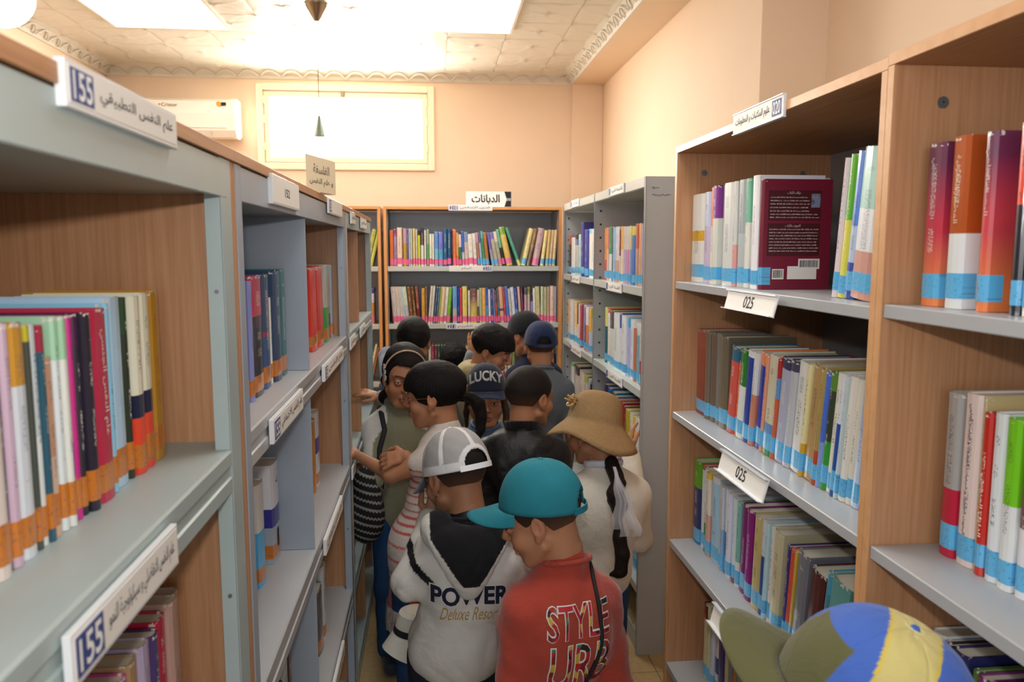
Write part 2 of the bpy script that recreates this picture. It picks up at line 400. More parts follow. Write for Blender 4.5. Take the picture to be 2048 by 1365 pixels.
# split air conditioner on the back wall
ar_, br_ = onY(300, 193, YB - 0.2), onY(472, 275, YB - 0.2)
ac = empty('air_conditioner', 'white wall-mounted split air conditioner beside the window', 'air conditioner', (0, 0, 0))
x0, x1, zt, zb = br_[0] - 0.86, br_[0], ar_[2], br_[2]
pr = [(YB, zb + 0.03), (YB, zt), (YB - 0.15, zt), (YB - 0.195, zt - 0.02), (YB - 0.205, zt - 0.10), (YB - 0.195, zb + 0.045), (YB - 0.16, zb + 0.005), (YB - 0.10, zb)]
MB().prism(pr, x0 + 0.012, x1 - 0.012, 0).build('body', M['white_plastic'], ac)
MB().prism([(YB, zb + 0.028), (YB, zt + .003), (YB - 0.152, zt + .003), (YB - 0.199, zt - 0.02), (YB - 0.209, zt - 0.10), (YB - 0.199, zb + 0.045), (YB - 0.16, zb), (YB - 0.10, zb - .003)], x1 - 0.03, x1, 0).build('end_cap', M['white_plastic'], ac)
MB().box((x0 + .03, YB - 0.2005, zb + 0.058), (x1 - .06, YB - 0.196, zb + 0.061)).box((x1 - .16, YB - .18, zb + .012), (x1 - .157, YB - .19, zb + .045)).build('air_flap', mat('cream_gap', 'c9b58e', 0.6), ac)
MB().cyl((x1 - .10, YB - .203, zt - .04), (x1 - .10, YB - .208, zt - .04), .016, n=16).build('yellow_sticker', mat('sticker_yellow', 'e8a520', .5), ac)
MB().box((x1 - .085, YB - .203, zt - .05), (x1 - .055, YB - .208, zt - .03)).build('dark_sticker', M['ink'], ac)
lettering('brand_lettering', '+Cristor', ac, M['ink'], 0.12, 0.022, (x1 - 0.42, YB - 0.208, zt - 0.05), (1, 0, 0), (0, 0, 1), off=0.004)
# ================================================================== bookcases
LX = -0.300                         # front of the metal-framed cases on one side of the aisle
LZ = [1.346, 0.890, 0.436, 0.075]   # shelf heights there
def left_case(y0, y1, label, dividers, posts, wood_in, dmat, first_post=0.05):
    c = empty('bookcase', label, 'bookcase', (LX, (y0 + y1) / 2, 0)); D = 0.42; W = True; xb = LX - D
    mt = posts
    MB().box((xb - .01, y0 - 0.001, 1.772), (LX + 0.003, y1 + 0.001, 1.790), 0, 0.001).build('top_board', M['wood_h'], c, W)
    MB().box((xb, y0 + .02, 1.722), (LX - 0.001, y1 - .02, 1.768)).build('top_tray', mt, c, W)
    MB().box((LX - 0.004, y0 + .04, 1.715), (LX, y1 - .04, 1.770), 0, 0.0015).build('top_fascia', mt, c, W)
    for y, s in ((y0, 1), (y1, -1)):
        MB().box((xb, y, 0.0), (LX - 0.002, y + s * 0.016, 1.772), 0, 0.001).build('side_panel', M['wood'], c, W)
        for x, t in ((LX, -1), (xb, 1)):
            p = MB(); yy = y + s * 0.016
            p.box((x + t * 0.0005, yy, 0), (x + t * 0.0025, yy + s * first_post, 1.771)); p.box((x + t * 0.002, yy + s * (first_post - 0.002), 0), (x + t * 0.024, yy + s * first_post, 1.771))
            p.box((x + t * 0.0025, yy, 0), (x + t * 0.0225, yy + s * 0.002, 1.771))
            p.build('post', mt, c, W)
    MB().box((xb - 0.003, y0 + .016, 0.03), (xb, y1 - .016, 1.77)).build('back_panel', M['wood'], c, W)
    ya, yb = y0 + .016, y1 - .016
    MB().box((LX - 0.02, ya, 0), (LX - 0.006, yb, 0.05)).build('plinth', mt, c, W)
    for z in LZ:
        h = 0.062
        pr = [(LX - 0.004, z), (xb + .004, z), (xb + .004, z - .02), (xb + .006, z - .02), (xb + .006, z - .002), (LX - 0.02, z - .002), (LX - .006, z - .006), (LX - 0.006, z - h + .004),
              (LX - 0.02, z - h + .004), (LX - 0.02, z - h), (LX - 0.001, z - h), (LX - 0.001, z - h + .020), (LX - 0.004, z - h + .022), (LX - .004, z - .024), (LX - .001, z - .022), (LX - .001, z - .003)]
        MB().prism(pr, ya + first_post * (0.9), yb - first_post * 0.9, 1).box((xb + .006, ya, z - .0185), (LX - .028, ya + first_post * .9, z - .0005), 0).box((xb + .006, yb - first_post * .9, z - .0185), (LX - .028, yb, z - .0005), 0).build('shelf', mt if mt is not M['metal_b'] else M['metal_g'], c, W)
    tops = [1.722] + [z - 0.062 for z in LZ[:-1]]
    for dy in dividers:
        for k, z in enumerate(LZ):
            MB().box((xb + .01, dy, z + .0005), (LX - 0.006, dy + 0.004, tops[k] - 0.004), 0, 0.001).build('divider', dmat, c, W)
    for z in (1.58, 1.12, .66): MB().cyl((LX - .012, y1 - .016 - first_post - .0005, z), (LX - .012, y1 - .016 - first_post - .003, z), 0.003, n=10).build('bolt', M['screw'], c, W)
    return c
left_case(-0.75, 1.2315, 'nearest bookcase beside the aisle, pale green metal frame and beech end panel', [0.22], M['metal_l'], M['wood'], M['metal_g'], 0.055)
left_case(1.2335, 2.745, 'blue-grey metal framed bookcase with beech top board, second from the camera', [1.925], M['metal_b'], M['wood'], M['metal_b'], 0.032)
left_case(2.747, 3.83, 'last metal framed bookcase of the row, nearly empty, beside the hand of a child', [3.22], M['metal_l'], M['wood'], M['wood'], 0.03)

RX = 0.66
RZ = [1.554, 1.1905, 0.8183, 0.446, 0.075]
def wood_case(y0, y1, label, dz=0.0, zs=RZ):
    c = empty('bookcase', label, 'bookcase', (RX, (y0 + y1) / 2, 0)); xb = RX + 0.437; t = 0.0155; zt = 1.8997 + dz
    MB().box((RX - 0.0005, y0, zt), (xb, y1, zt + 0.0175), 0, 0.0012).build('top_board', M['wood_h'], c, True)
    MB().box((RX - 0.0015, y0, zt + .0006), (RX - 0.0002, y1, zt + 0.0170)).build('edge_band', M['edge'], c, True)
    for y, s in ((y0, 1), (y1, -1)):
        sp = MB().box((RX, y, 0.0), (xb, y + s * t, zt), 0, 0.0012).build('side_panel', M['wood'], c, True)
        MB().box((RX - 0.0015, y + s * 0.0004, 0.0), (RX - 0.0001, y + s * (t - .0004), zt - .0004)).build('edge_band', M['edge'], sp, True)
        for sxx, z in ((RX + .075, zt - .052), (RX + .355, zt - .052)):
            yy = y + s * t
            MB().cyl((sxx, yy, z), (sxx, yy + s * 0.002, z), 0.0085, n=18).box((sxx - .005, yy + s * .0024, z - .0012), (sxx + .005, yy + s * .0026, z + .0012)).box((sxx - .0012, yy + s * .0024, z - .005), (sxx + .0012, yy + s * .0026, z + .005)).build('screw', M['screw'], sp, True)
    MB().box((xb - .004, y0 + t, 0.05), (xb, y1 - t, zt)).build('back_panel', M['metal_d'], c, True)
    for z in zs:
        MB().box((RX + .0015, y0 + t + .001, z - .0205), (xb - .005, y1 - t - .001, z), 0, .0015).build('shelf', M['metal_g'], c, True)
    MB().box((RX + .01, y0 + t, 0.0), (RX + .025, y1 - t, .054)).build('plinth', M['wood_h'], c, True)
    return c
wood_case(1.1048, 2.1045, 'beech bookcase with grey shelves filled with blue-tagged books, handwritten 025 strips')
wood_case(0.105, 1.1042, 'beech bookcase nearest the camera with three large red and orange volumes', 0.004, [1.560, 1.189, 0.8183, 0.446, 0.075])

# light grey steel shelving beyond the beech cases
SX = 0.80; SZ = [1.493, 1.092, 0.690, 0.290]; SY = [2.930, 3.860, 4.790]; SD = 0.39; ST = 1.917
sc_ = empty('steel_bookcase', 'light grey steel double bookcase with pen scribbles on its end panel', 'bookcase', (SX, 3.86, 0))
for k, y in enumerate(SY):
    up = MB().box((SX + .001, y - .0015, 0), (SX + SD, y + .0015, ST)).box((SX, y - .008, 0), (SX + .003, y + .008, ST), 0, .001)
    up.box((SX, y + (0.002 if k == 0 else -.014 if k == 2 else -.004), 0), (SX + .004, y + .010, ST))
    uo = up.build('upright', M['metal_r'], sc_, True)
    if k > 0:
        hm = MB()
        for q in range(30):
            z = 0.05 + q * 0.066
            if z < ST - .05: hm.cyl((SX + .032, y - .002, z), (SX + .032, y - .0035, z), 0.0055, n=10)
        hm.build('peg_hole', M['hole'], uo, True)['kind'] = 'stuff'
for a, b in ((2.93, 3.86), (3.86, 4.79)):
    MB().box((SX + .004, a + .006, ST - .042), (SX + SD, b - .006, ST - .038)).box((SX, a + .009, ST - .040), (SX + .003, b - .009, ST), 0, .001).build('top_fascia', M['metal_w'], sc_, True)
    MB().box((SX + SD - .003, a, .03), (SX + SD, b, ST - .04)).build('back_panel', M['metal_r'], sc_, True)
    for z in SZ:
        MB().box((SX + .004, a + .004, z - .003), (SX + SD - .004, b - .004, z)).box((SX + .0005, a + .009, z - .033), (SX + .004, b - .009, z), 0, .001).build('shelf', M['metal_w'], sc_, True)
    MB().box((SX + .01, a + .005, 0), (SX + .014, b - .005, .08)).build('plinth', M['metal_r'], sc_, True)
def scribble(parent, name, org, ax, ay, n, w, h, seed, m, r=0.0007):
    rnd = random.Random(seed); pts = []
    for i in range(n):
        t = i / (n - 1)
        pts.append(Vector(org) + Vector(ax) * (t * w + rnd.uniform(-.25, .25) * w / n * 3) + Vector(ay) * (rnd.uniform(-.5, .5) * h * (1 - .6 * t)))
    q = []
    for i in range(len(pts) - 1):
        for k in range(3): q.append(pts[i].lerp(pts[i + 1], k / 3))
    return MB().tube(q, r, 4).build(name, m, parent, True)
scribble(sc_, 'pen_scribble', onY(1303, 375, 2.926), (1, 0, 0), (0, 0, 1), 9, .03, .014, 3, M['bluepen'])
scribble(sc_, 'pen_scribble', onY(1303, 391, 2.926), (1, 0, 0.05), (0, 0, 1), 16, .075, .012, 5, M['bluepen'])

# beech cases against the back wall
BY = 4.82; BZ = [1.539, 1.184, 0.822, 0.450, 0.08]; BT = 1.902
def back_case(x0, x1, label):
    c = empty('bookcase', label, 'bookcase', ((x0 + x1) / 2, BY, 0)); yb = BY + .31; t = .018
    for x, s in ((x0, 1), (x1, -1)):
        sp = MB().box((x, BY, 0), (x + s * t, yb, BT - .017), 0, .001).build('side_panel', M['wood'], c, True)
        MB().box((x + s * .0005, BY - .0015, 0), (x + s * (t - .0005), BY - .0001, BT - .017)).build('edge_band', M['edge_orange'], sp, True)
        MB().box((x + s * (t + .001), BY + .03, .05), (x + s * (t + .006), yb - .01, BT - .02)).build('side_lining', M['metal_d'], c, True)
    MB().box((x0, BY, BT - .017), (x1, yb, BT), 0, .001).build('top_board', M['wood'], c, True)
    MB().box((x0, BY - .0015, BT - .0165), (x1, BY - .0001, BT - .0005)).build('edge_band', M['edge_orange'], c, True)
    MB().box((x0 + t, yb - .004, .05), (x1 - t, yb, BT - .018)).build('back_panel', M['metal_d'], c, True)
    for z in BZ: MB().box((x0 + t + .001, BY + .002, z - .030), (x1 - t - .001, BY + .006, z), 0, .001).box((x0 + t + .001, BY + .006, z - .004), (x1 - t - .001, yb - .005, z)).build('shelf', M['metal_w'], c, True)
    MB().box((x0 + t, BY + .01, 0), (x1 - t, BY + .02, .05)).build('plinth', M['wood'], c, True)
back_case(-0.300, 0.795, 'orange-edged beech bookcase on the back wall full of pink-tagged books')
back_case(-1.42, -0.318, 'orange-edged beech bookcase on the back wall mostly hidden behind the aisle row')

# ------------------------------------------------------------------ shelf labels
def lab(name, label, org, ax, ay, w, h, txt=None, num=None, num_first=True, holder=0.006, cat='shelf label', numw=None, ar=True, group=None, ledge=0.0, paper=None, tw=None, th=0.5):
    """label strip: org is its middle, ax reading direction, ay up; n = ax x ay faces the reader"""
    ax = Vector(ax).normalized(); ay = Vector(ay).normalized(); n = ax.cross(ay)
    o = empty(name, label, cat, tuple(Vector(org)), group=group)
    o.rotation_euler = Matrix((ax, ay, n)).transposed().to_euler()
    hb = MB().box((-w / 2, -h / 2, -holder), (w / 2, h / 2, -0.0006), 0, 0.0008)
    if ledge:
        hb.box((-w / 2, -h / 2 - .001, -holder), (w / 2, -h / 2 + .001, ledge)); hb.box((-w / 2, h / 2 - .001, -holder), (w / 2, h / 2 + .0012, ledge * 0.8))
    hb.build('holder', M['holder'], o)
    g = 0.0 if h < .03 else .004
    MB().box((-w / 2 + g, -h / 2 + g, -.0006), (w / 2 - g, h / 2 - g, 0)).build('card', paper or M['card'], o)
    nw = numw or h * 1.1
    x0, x1 = -w / 2 + g, w / 2 - g
    if num:
        a, b = (x0 + .003, x0 + .003 + nw) if num_first else (x1 - .003 - nw, x1 - .003)
        MB().box((a, -h / 2 + g + .002, 0), (b, h / 2 - g - .002, .0004)).build('number_field', M['blue_sq'], o)
        if num.strip(): lettering('number', num, o, M['ink_w'], nw * .84, h * .6, ((a + b) / 2, 0, 0.0004), (1, 0, 0), (0, 1, 0), off=.0003, offset=0.02)
        if num_first: x0 = b
        else: x1 = a
    if txt:
        W_ = tw or (x1 - x0) * .88
        lettering('lettering', txt, o, M['ink'], W_, h * th, ((x0 + x1) / 2, 0, 0), (1, 0, 0), (0, 1, 0), off=.0004, ar=ar, offset=0.004 if ar else .012)
    return o
def left_label(u0, u1, z, h, label, x=LX + .009, **kw):
    y0, y1 = y_from_u(u0, x, z), y_from_u(u1, x, z)
    return lab('shelf_label', label, (x, (y0 + y1) / 2, z), (0, 1, 0), (0, 0, 1), y1 - y0, h, **kw)
def right_label(u0, u1, z, h, label, x=RX - .008, tilt=0.0, **kw):
    y0, y1 = y_from_u(u0, x, z), y_from_u(u1, x, z)
    return lab('shelf_label', label, (x, (y0 + y1) / 2, z), (0, -1, 0), (tilt, 0, 1), y0 - y1, h, **kw)
zt_ = (onX(133, 122, LX + .009)[2] + onX(355, 224, LX + .009)[2]) / 2; zb_ = (onX(133, 213, LX + .009)[2] + onX(355, 297, LX + .009)[2]) / 2
left_label(133, 355, (zt_ + zb_) / 2, zt_ - zb_, 'big shelf label 155 on the top edge of the nearest metal framed bookcase', num='155', txt='علم النفس التطبيقي', holder=.010, th=.42)
left_label(146, 357, LZ[0] - .036, .047, 'shelf label 155 on the upper shelf edge of the nearest bookcase', num='155', txt='علم النفس التفاضلي و سيكولوجية النمو', holder=.008)
left_label(546, 599, 1.752, .055, 'blank-looking scribbled shelf label under the top board beside the paper sign', txt='152', ar=False, holder=.010, tw=.05, th=.3)
left_label(658, 685, 1.765, .045, 'small shelf label at the far end of the blue-grey bookcase top', num='150', holder=.006)
left_label(548, 607, LZ[0] - .034, .046, 'shelf label 155 under the crimson and black volume', num='155', txt='علم النفس الاجتماعي', holder=.009)
left_label(650, 687, LZ[0] - .034, .044, 'shelf label 155 under the red volumes', num='155', txt='علم النفس', holder=.009)
left_label(653, 686, LZ[1] - .034, .044, 'shelf label on the middle shelf edge behind the grey divider', txt='علم نفس الطفل', holder=.009)
left_label(557, 615, LZ[2] - .034, .046, 'shelf label 157 on the low shelf edge of the blue-grey bookcase', num='157', txt='علم النفس التربوي', holder=.009)
left_label(668, 690, LZ[2] - .034, .044, 'shelf label on the low shelf edge near the far post', txt='علم النفس', holder=.009)
for k, (u0, u1, z) in enumerate(((703, 711, 1.755), (723, 733, 1.75), (702, 712, LZ[0] - .034), (722, 731, LZ[0] - .034), (718, 726, LZ[1] - .034), (706, 712, LZ[1] - .034))):
    left_label(u0, u1, z, .044, ['small label on the top edge of the last metal framed bookcase', 'glossy label at the far top corner of the last metal framed bookcase', 'label on the upper shelf edge at the near side of the last framed bookcase', 'label on the upper shelf edge at the far side of the last framed bookcase', 'label beside the hand of the reaching child', 'label on the middle shelf edge of the last framed bookcase'][k], txt='علم', holder=.006)
right_label(1466, 1566, 1.9090, .0415, 'shelf label 020 on the top edge of the beech bookcase', num='020', txt='علوم المكتبات و المعلومات', num_first=False, holder=.007, numw=.04, ledge=.002)
right_label(1452, 1550, RZ[0] - .021, .040, 'handwritten 025 strip on the upper shelf under the maroon book', x=RX - .022, tilt=0.25, txt='025', ar=False, tw=.05, th=.62, ledge=.007, holder=.004)
right_label(1440, 1530, RZ[1] - .021, .046, 'handwritten 025 strip on the second shelf above the blue-and-green spine', x=RX - .020, tilt=0.25, txt='025', ar=False, tw=.05, th=.55, ledge=.009, holder=.004)
right_label(1424, 1540, RZ[2] - .021, .046, 'handwritten 028 strip on the third shelf beside the olive visor', x=RX - .020, tilt=0.25, txt='028   02', ar=False, tw=.13, th=.5, ledge=.009, holder=.004)
for u0, u1, z, lb in ((1141, 1157, 1.900, 'tiny label on the top edge of the steel bookcase, far bay'), (1217, 1247, 1.899, 'label on the top edge of the steel bookcase, near bay'), (1141, 1158, 1.475, 'label under the tall navy books in the steel bookcase'),
                      (1212, 1242, 1.475, 'label under the white and green books in the near bay of the steel bookcase'), (1140, 1161, 1.072, 'label on the second shelf, far bay, of the steel bookcase'), (1212, 1243, 1.072, 'label on the second shelf, near bay, of the steel bookcase above the beige hat')):
    y0, y1 = y_from_u(u0, SX - .006, z), y_from_u(u1, SX - .006, z)
    lab('shelf_label', lb, (SX - .006, (y0 + y1) / 2, z), (0, -1, 0), (0, 0, 1), y0 - y1, .042, num=' ', txt='الفلسفة العربية', numw=.03, holder=.005)
def back_label(u0, u1, z, h, label, y=BY - .006, **kw):
    x0, x1 = x_from_u(u0, y, z), x_from_u(u1, y, z)
    return lab('shelf_label', label, ((x0 + x1) / 2, y, z), (1, 0, 0), (0, 0, 1), x1 - x0, h, **kw)
back_label(897, 985, 1.895, .036, 'shelf label 210 on the top edge below the big sign', num='210', txt='الدين الإسلامي', numw=.05, holder=.004)
back_label(898, 985, 1.525, .036, 'shelf label 210 on the upper shelf of the back wall bookcase', num='210', txt='الإسلام', num_first=False, numw=.05, holder=.004, tw=.06)
back_label(893, 985, 1.168, .036, 'shelf label 211 on the second shelf above the leaning boy in yellow', num='211', txt='القرآن الكريم', numw=.05, holder=.004)
a_, b_ = onY(932, 383, BY + .06), onY(1023, 413, BY + .06)
sg = empty('section_sign', 'white sign with large Arabic lettering and black 200 arrow on the back bookcase', 'sign', ((a_[0] + b_[0]) / 2, BY + .06, BT))
wv = b_[0] - a_[0]; hv = a_[2] - BT
MB().box((-wv / 2, -.002, 0), (wv / 2, .002, hv), 0, .0005).box((-wv / 2, -.03, 0), (wv / 2, .03, .001)).build('sign_board', M['card'], sg)
MB().prism([(wv / 2 - .045, hv), (wv / 2 - .002, hv), (wv / 2 - .002, .004), (wv / 2 - .045, .004), (wv / 2 - .03, hv * .5)][::-1], -.0026, -.002, 1).build('black_arrow', M['ink'], sg)
lettering('lettering', 'الديانات', sg, M['ink'], wv * .62, hv * .62, (-.02, -.002, hv * .5), (1, 0, 0), (0, 0, 1), ar=True, offset=.03)
lettering('number', '200', sg, M['ink_w'], .026, .016, (wv / 2 - .018, -.0026, hv * .5), (1, 0, 0), (0, 0, 1))
# folded paper sign standing on the blue-grey case
p1 = onY(611, 307, 2.02); p2 = onY(670, 326, 2.21); dv = (Vector(p2) - Vector(p1)); dv.z = 0
ps = empty('paper_sign', 'aged folded paper sign standing on the blue-grey bookcase', 'sign', ((p1[0] + p2[0]) / 2, (p1[1] + p2[1]) / 2, 1.790))
ax_ = dv.normalized(); ps.rotation_euler = (0, 0, math.atan2(ax_.y, ax_.x)); wv = dv.length; hv = p1[2] - 1.790
MB().box((-wv / 2, 0, 0), (wv / 2, .0008, hv)).box((wv / 2 - .0008, 0, 0), (wv / 2, .03, hv)).box((wv / 2 - .04, .03, 0), (wv / 2, .0308, hv)).build('folded_card', M['card_y'], ps)
lettering('lettering', 'الفلسفة', ps, mat('faded_ink', '8a8072', .8), wv * .55, hv * .26, (0, 0, hv * .66), (1, 0, 0), (0, 0, 1), ar=True, offset=.02)
lettering('lettering', 'و علم النفس', ps, bpy.data.materials['faded_ink'], wv * .8, hv * .24, (0, 0, hv * .28), (1, 0, 0), (0, 0, 1), ar=True, offset=.02)
# ================================================================== books
def attr(nt, name):
    n = nt.nodes.new('ShaderNodeAttribute'); n.attribute_type = 'OBJECT'; n.attribute_name = name; return n
def math_(nt, op, a, b=None, c=None, clamp=False):
    n = nt.nodes.new('ShaderNodeMath'); n.operation = op; n.use_clamp = clamp
    for i, x in enumerate((a, b, c)):
        if x is None: continue
        if hasattr(x, 'is_linked'): nt.links.new(x, n.inputs[i])
        else: n.inputs[i].default_value = x
    return n.outputs[0]
def mixc(nt, f, a, b):
    n = nt.nodes.new('ShaderNodeMix'); n.data_type = 'RGBA'
    for i, x in ((0, f), (6, a), (7, b)):
        if hasattr(x, 'is_linked'): nt.links.new(x, n.inputs[i])
        else: n.inputs[i].default_value = x
    return n.outputs[2]
def book_material(kind):
    m = bpy.data.materials.new('book_' + kind); m.use_nodes = True; nt = m.node_tree; L = nt.links
    b = nt.nodes['Principled BSDF']; tc = N(nt, 'ShaderNodeTexCoord'); sp = N(nt, 'ShaderNodeSeparateXYZ'); L.new(tc.outputs['Object'], sp.inputs[0])
    x, y, z = sp.outputs; oi = N(nt, 'ShaderNodeObjectInfo'); rnd = math_(nt, 'MULTIPLY', oi.outputs['Random'], 57.0)
    par = N(nt, 'ShaderNodeSeparateXYZ'); L.new(attr(nt, 'par').outputs['Vector'], par.inputs[0]); th, h, ts = par.outputs
    def scrib(fx, fz, lo):
        cb = N(nt, 'ShaderNodeCombineXYZ'); L.new(math_(nt, 'MULTIPLY', x, fx), cb.inputs[0]); L.new(rnd, cb.inputs[1]); L.new(math_(nt, 'MULTIPLY', z, fz), cb.inputs[2])
        nz = N(nt, 'ShaderNodeTexNoise', i_Scale=1.0, i_Detail=1.5); L.new(cb.outputs[0], nz.inputs['Vector'])
        return math_(nt, 'GREATER_THAN', nz.outputs[0], lo)
    if kind == 'cover':
        par2 = N(nt, 'ShaderNodeSeparateXYZ'); L.new(attr(nt, 'par2').outputs['Vector'], par2.inputs[0]); s1, s2, soft = par2.outputs
        zr = math_(nt, 'DIVIDE', z, h)
        f1 = math_(nt, 'DIVIDE', math_(nt, 'SUBTRACT', zr, s1), soft); f1 = math_(nt, 'ADD', f1, 0.5, clamp=True)
        f2 = math_(nt, 'DIVIDE', math_(nt, 'SUBTRACT', zr, s2), soft); f2 = math_(nt, 'ADD', f2, 0.5, clamp=True)
        c = mixc(nt, f2, attr(nt, 'c3').outputs['Color'], attr(nt, 'c2').outputs['Color']); c = mixc(nt, f1, c, attr(nt, 'c1').outputs['Color'])
        # printed title running along the spine
        inx = math_(nt, 'LESS_THAN', math_(nt, 'ABSOLUTE', x), math_(nt, 'MULTIPLY', th, 0.15))
        onsp = math_(nt, 'LESS_THAN', y, 0.004)
        inz = math_(nt, 'LESS_THAN', math_(nt, 'ABSOLUTE', math_(nt, 'SUBTRACT', zr, 0.6)), 0.27)
        cb = N(nt, 'ShaderNodeCombineXYZ'); L.new(rnd, cb.inputs[0]); L.new(math_(nt, 'MULTIPLY', z, 28.0), cb.inputs[2])
        nz = N(nt, 'ShaderNodeTexNoise', i_Scale=1.0, i_Detail=0.0); L.new(cb.outputs[0], nz.inputs['Vector'])
        word = math_(nt, 'GREATER_THAN', nz.outputs[0], 0.46)
        t = math_(nt, 'MULTIPLY', math_(nt, 'MULTIPLY', inx, onsp), math_(nt, 'MULTIPLY', inz, math_(nt, 'MULTIPLY', word, scrib(700, 520, 0.55))))
        t = math_(nt, 'MULTIPLY', math_(nt, 'MULTIPLY', t, 0.75), ts)
        c = mixc(nt, t, c, attr(nt, 'tc').outputs['Color'])
        nz = N(nt, 'ShaderNodeTexNoise', i_Scale=140.0, i_Detail=3.0); L.new(tc.outputs['Object'], nz.inputs['Vector'])     # rubbed head of the spine
        wr = math_(nt, 'MULTIPLY', math_(nt, 'GREATER_THAN', nz.outputs[0], 0.56), math_(nt, 'GREATER_THAN', z, math_(nt, 'SUBTRACT', h, 0.006)))
        c = mixc(nt, math_(nt, 'MULTIPLY', wr, math_(nt, 'LESS_THAN', y, 0.012)), c, hx('ded8cc'))
        L.new(c, b.inputs['Base Color']); b.inputs['Roughness'].default_value = 0.38; b.inputs['Coat Weight'].default_value = 0.45; b.inputs['Coat Roughness'].default_value = 0.12
        mp = N(nt, 'ShaderNodeMapping'); mp.inputs['Scale'].default_value = (120, 60, 14); L.new(tc.outputs['Object'], mp.inputs[0])
        nb = N(nt, 'ShaderNodeTexNoise', i_Scale=1.0, i_Detail=2.0); L.new(mp.outputs[0], nb.inputs['Vector'])
        bp = N(nt, 'ShaderNodeBump', i_Strength=0.35, i_Distance=0.002); L.new(nb.outputs[0], bp.inputs['Height']); L.new(bp.outputs[0], b.inputs['Coat Normal'])
    elif kind == 'tag':
        c = mixc(nt, math_(nt, 'MULTIPLY', scrib(330, 260, 0.63), 0.4), attr(nt, 'c1').outputs['Color'], hx('2c4a66'))
        L.new(c, b.inputs['Base Color']); b.inputs['Roughness'].default_value = 0.3; b.inputs['Coat Weight'].default_value = 0.5
    else:
        mp = N(nt, 'ShaderNodeMapping'); mp.inputs['Scale'].default_value = (900, 4, 4); L.new(tc.outputs['Object'], mp.inputs[0])
        nb = N(nt, 'ShaderNodeTexNoise', i_Scale=1.0, i_Detail=1.0); L.new(mp.outputs[0], nb.inputs['Vector'])
        c = mixc(nt, nb.outputs[0], hx('c9bfa8'), hx('f0ebdd')); L.new(c, b.inputs['Base Color']); b.inputs['Roughness'].default_value = 0.8
    return m
BM = {k: book_material(k) for k in ('cover', 'tag', 'pages')}
TAG = {'b': '62b7e6', 'p': 'f0709e', 'o': 'cc7a2c'}
PAL = [('white', 'f2f2ee'), ('pale grey', 'cfd2d0'), ('grey', '9a9c9e'), ('dark grey', '55585c'), ('black', '1c1c22'), ('red', 'cc2a20'), ('crimson', 'b8244a'), ('dark red', '74241f'), ('orange', 'e67a34'),
       ('tan', 'c09a62'), ('cream', 'e6dcbc'), ('yellow', 'ddcf38'), ('mustard', 'b98b26'), ('olive', '69642a'), ('green', '2f8a3e'), ('lime green', '79bb24'), ('dark green', '1e4a34'), ('teal', '2f7478'), ('pale teal', '86b8ae'),
       ('sky blue', 'a6d2ea'), ('blue', '2f5fb4'), ('navy blue', '24305e'), ('indigo', '3a3486'), ('lavender', 'bcb6d6'), ('purple', '7b2a80'), ('magenta', 'cc2a8c'), ('pink', 'e89ab0'), ('peach', 'e8bc98'), ('brown', '7a4c34'), ('slate blue', '5a7898'), ('mint', 'b8dcc0'), ('salmon', 'e4756a'), ('light blue', '6aa6dc')]
_pal = [(n, tuple(int(h_[i:i + 2], 16) for i in (0, 2, 4))) for n, h_ in PAL]
def cname(c):
    if len(c) == 3: c = ''.join(q * 2 for q in c)
    v = tuple(int(c[i:i + 2], 16) for i in (0, 2, 4)); return min(_pal, key=lambda p: sum((a - b) ** 2 for a, b in zip(v, p[1])))[0]
def ordw(n): return {1: '1st', 2: '2nd', 3: '3rd', 21: '21st', 22: '22nd', 23: '23rd', 31: '31st', 32: '32nd', 33: '33rd', 41: '41st', 42: '42nd', 43: '43rd', 51: '51st', 52: '52nd', 53: '53rd'}.get(n, '%dth' % n)
def set_attr(o, **kw):
    for k, v in kw.items(): o[k] = [float(q) for q in v][:3]
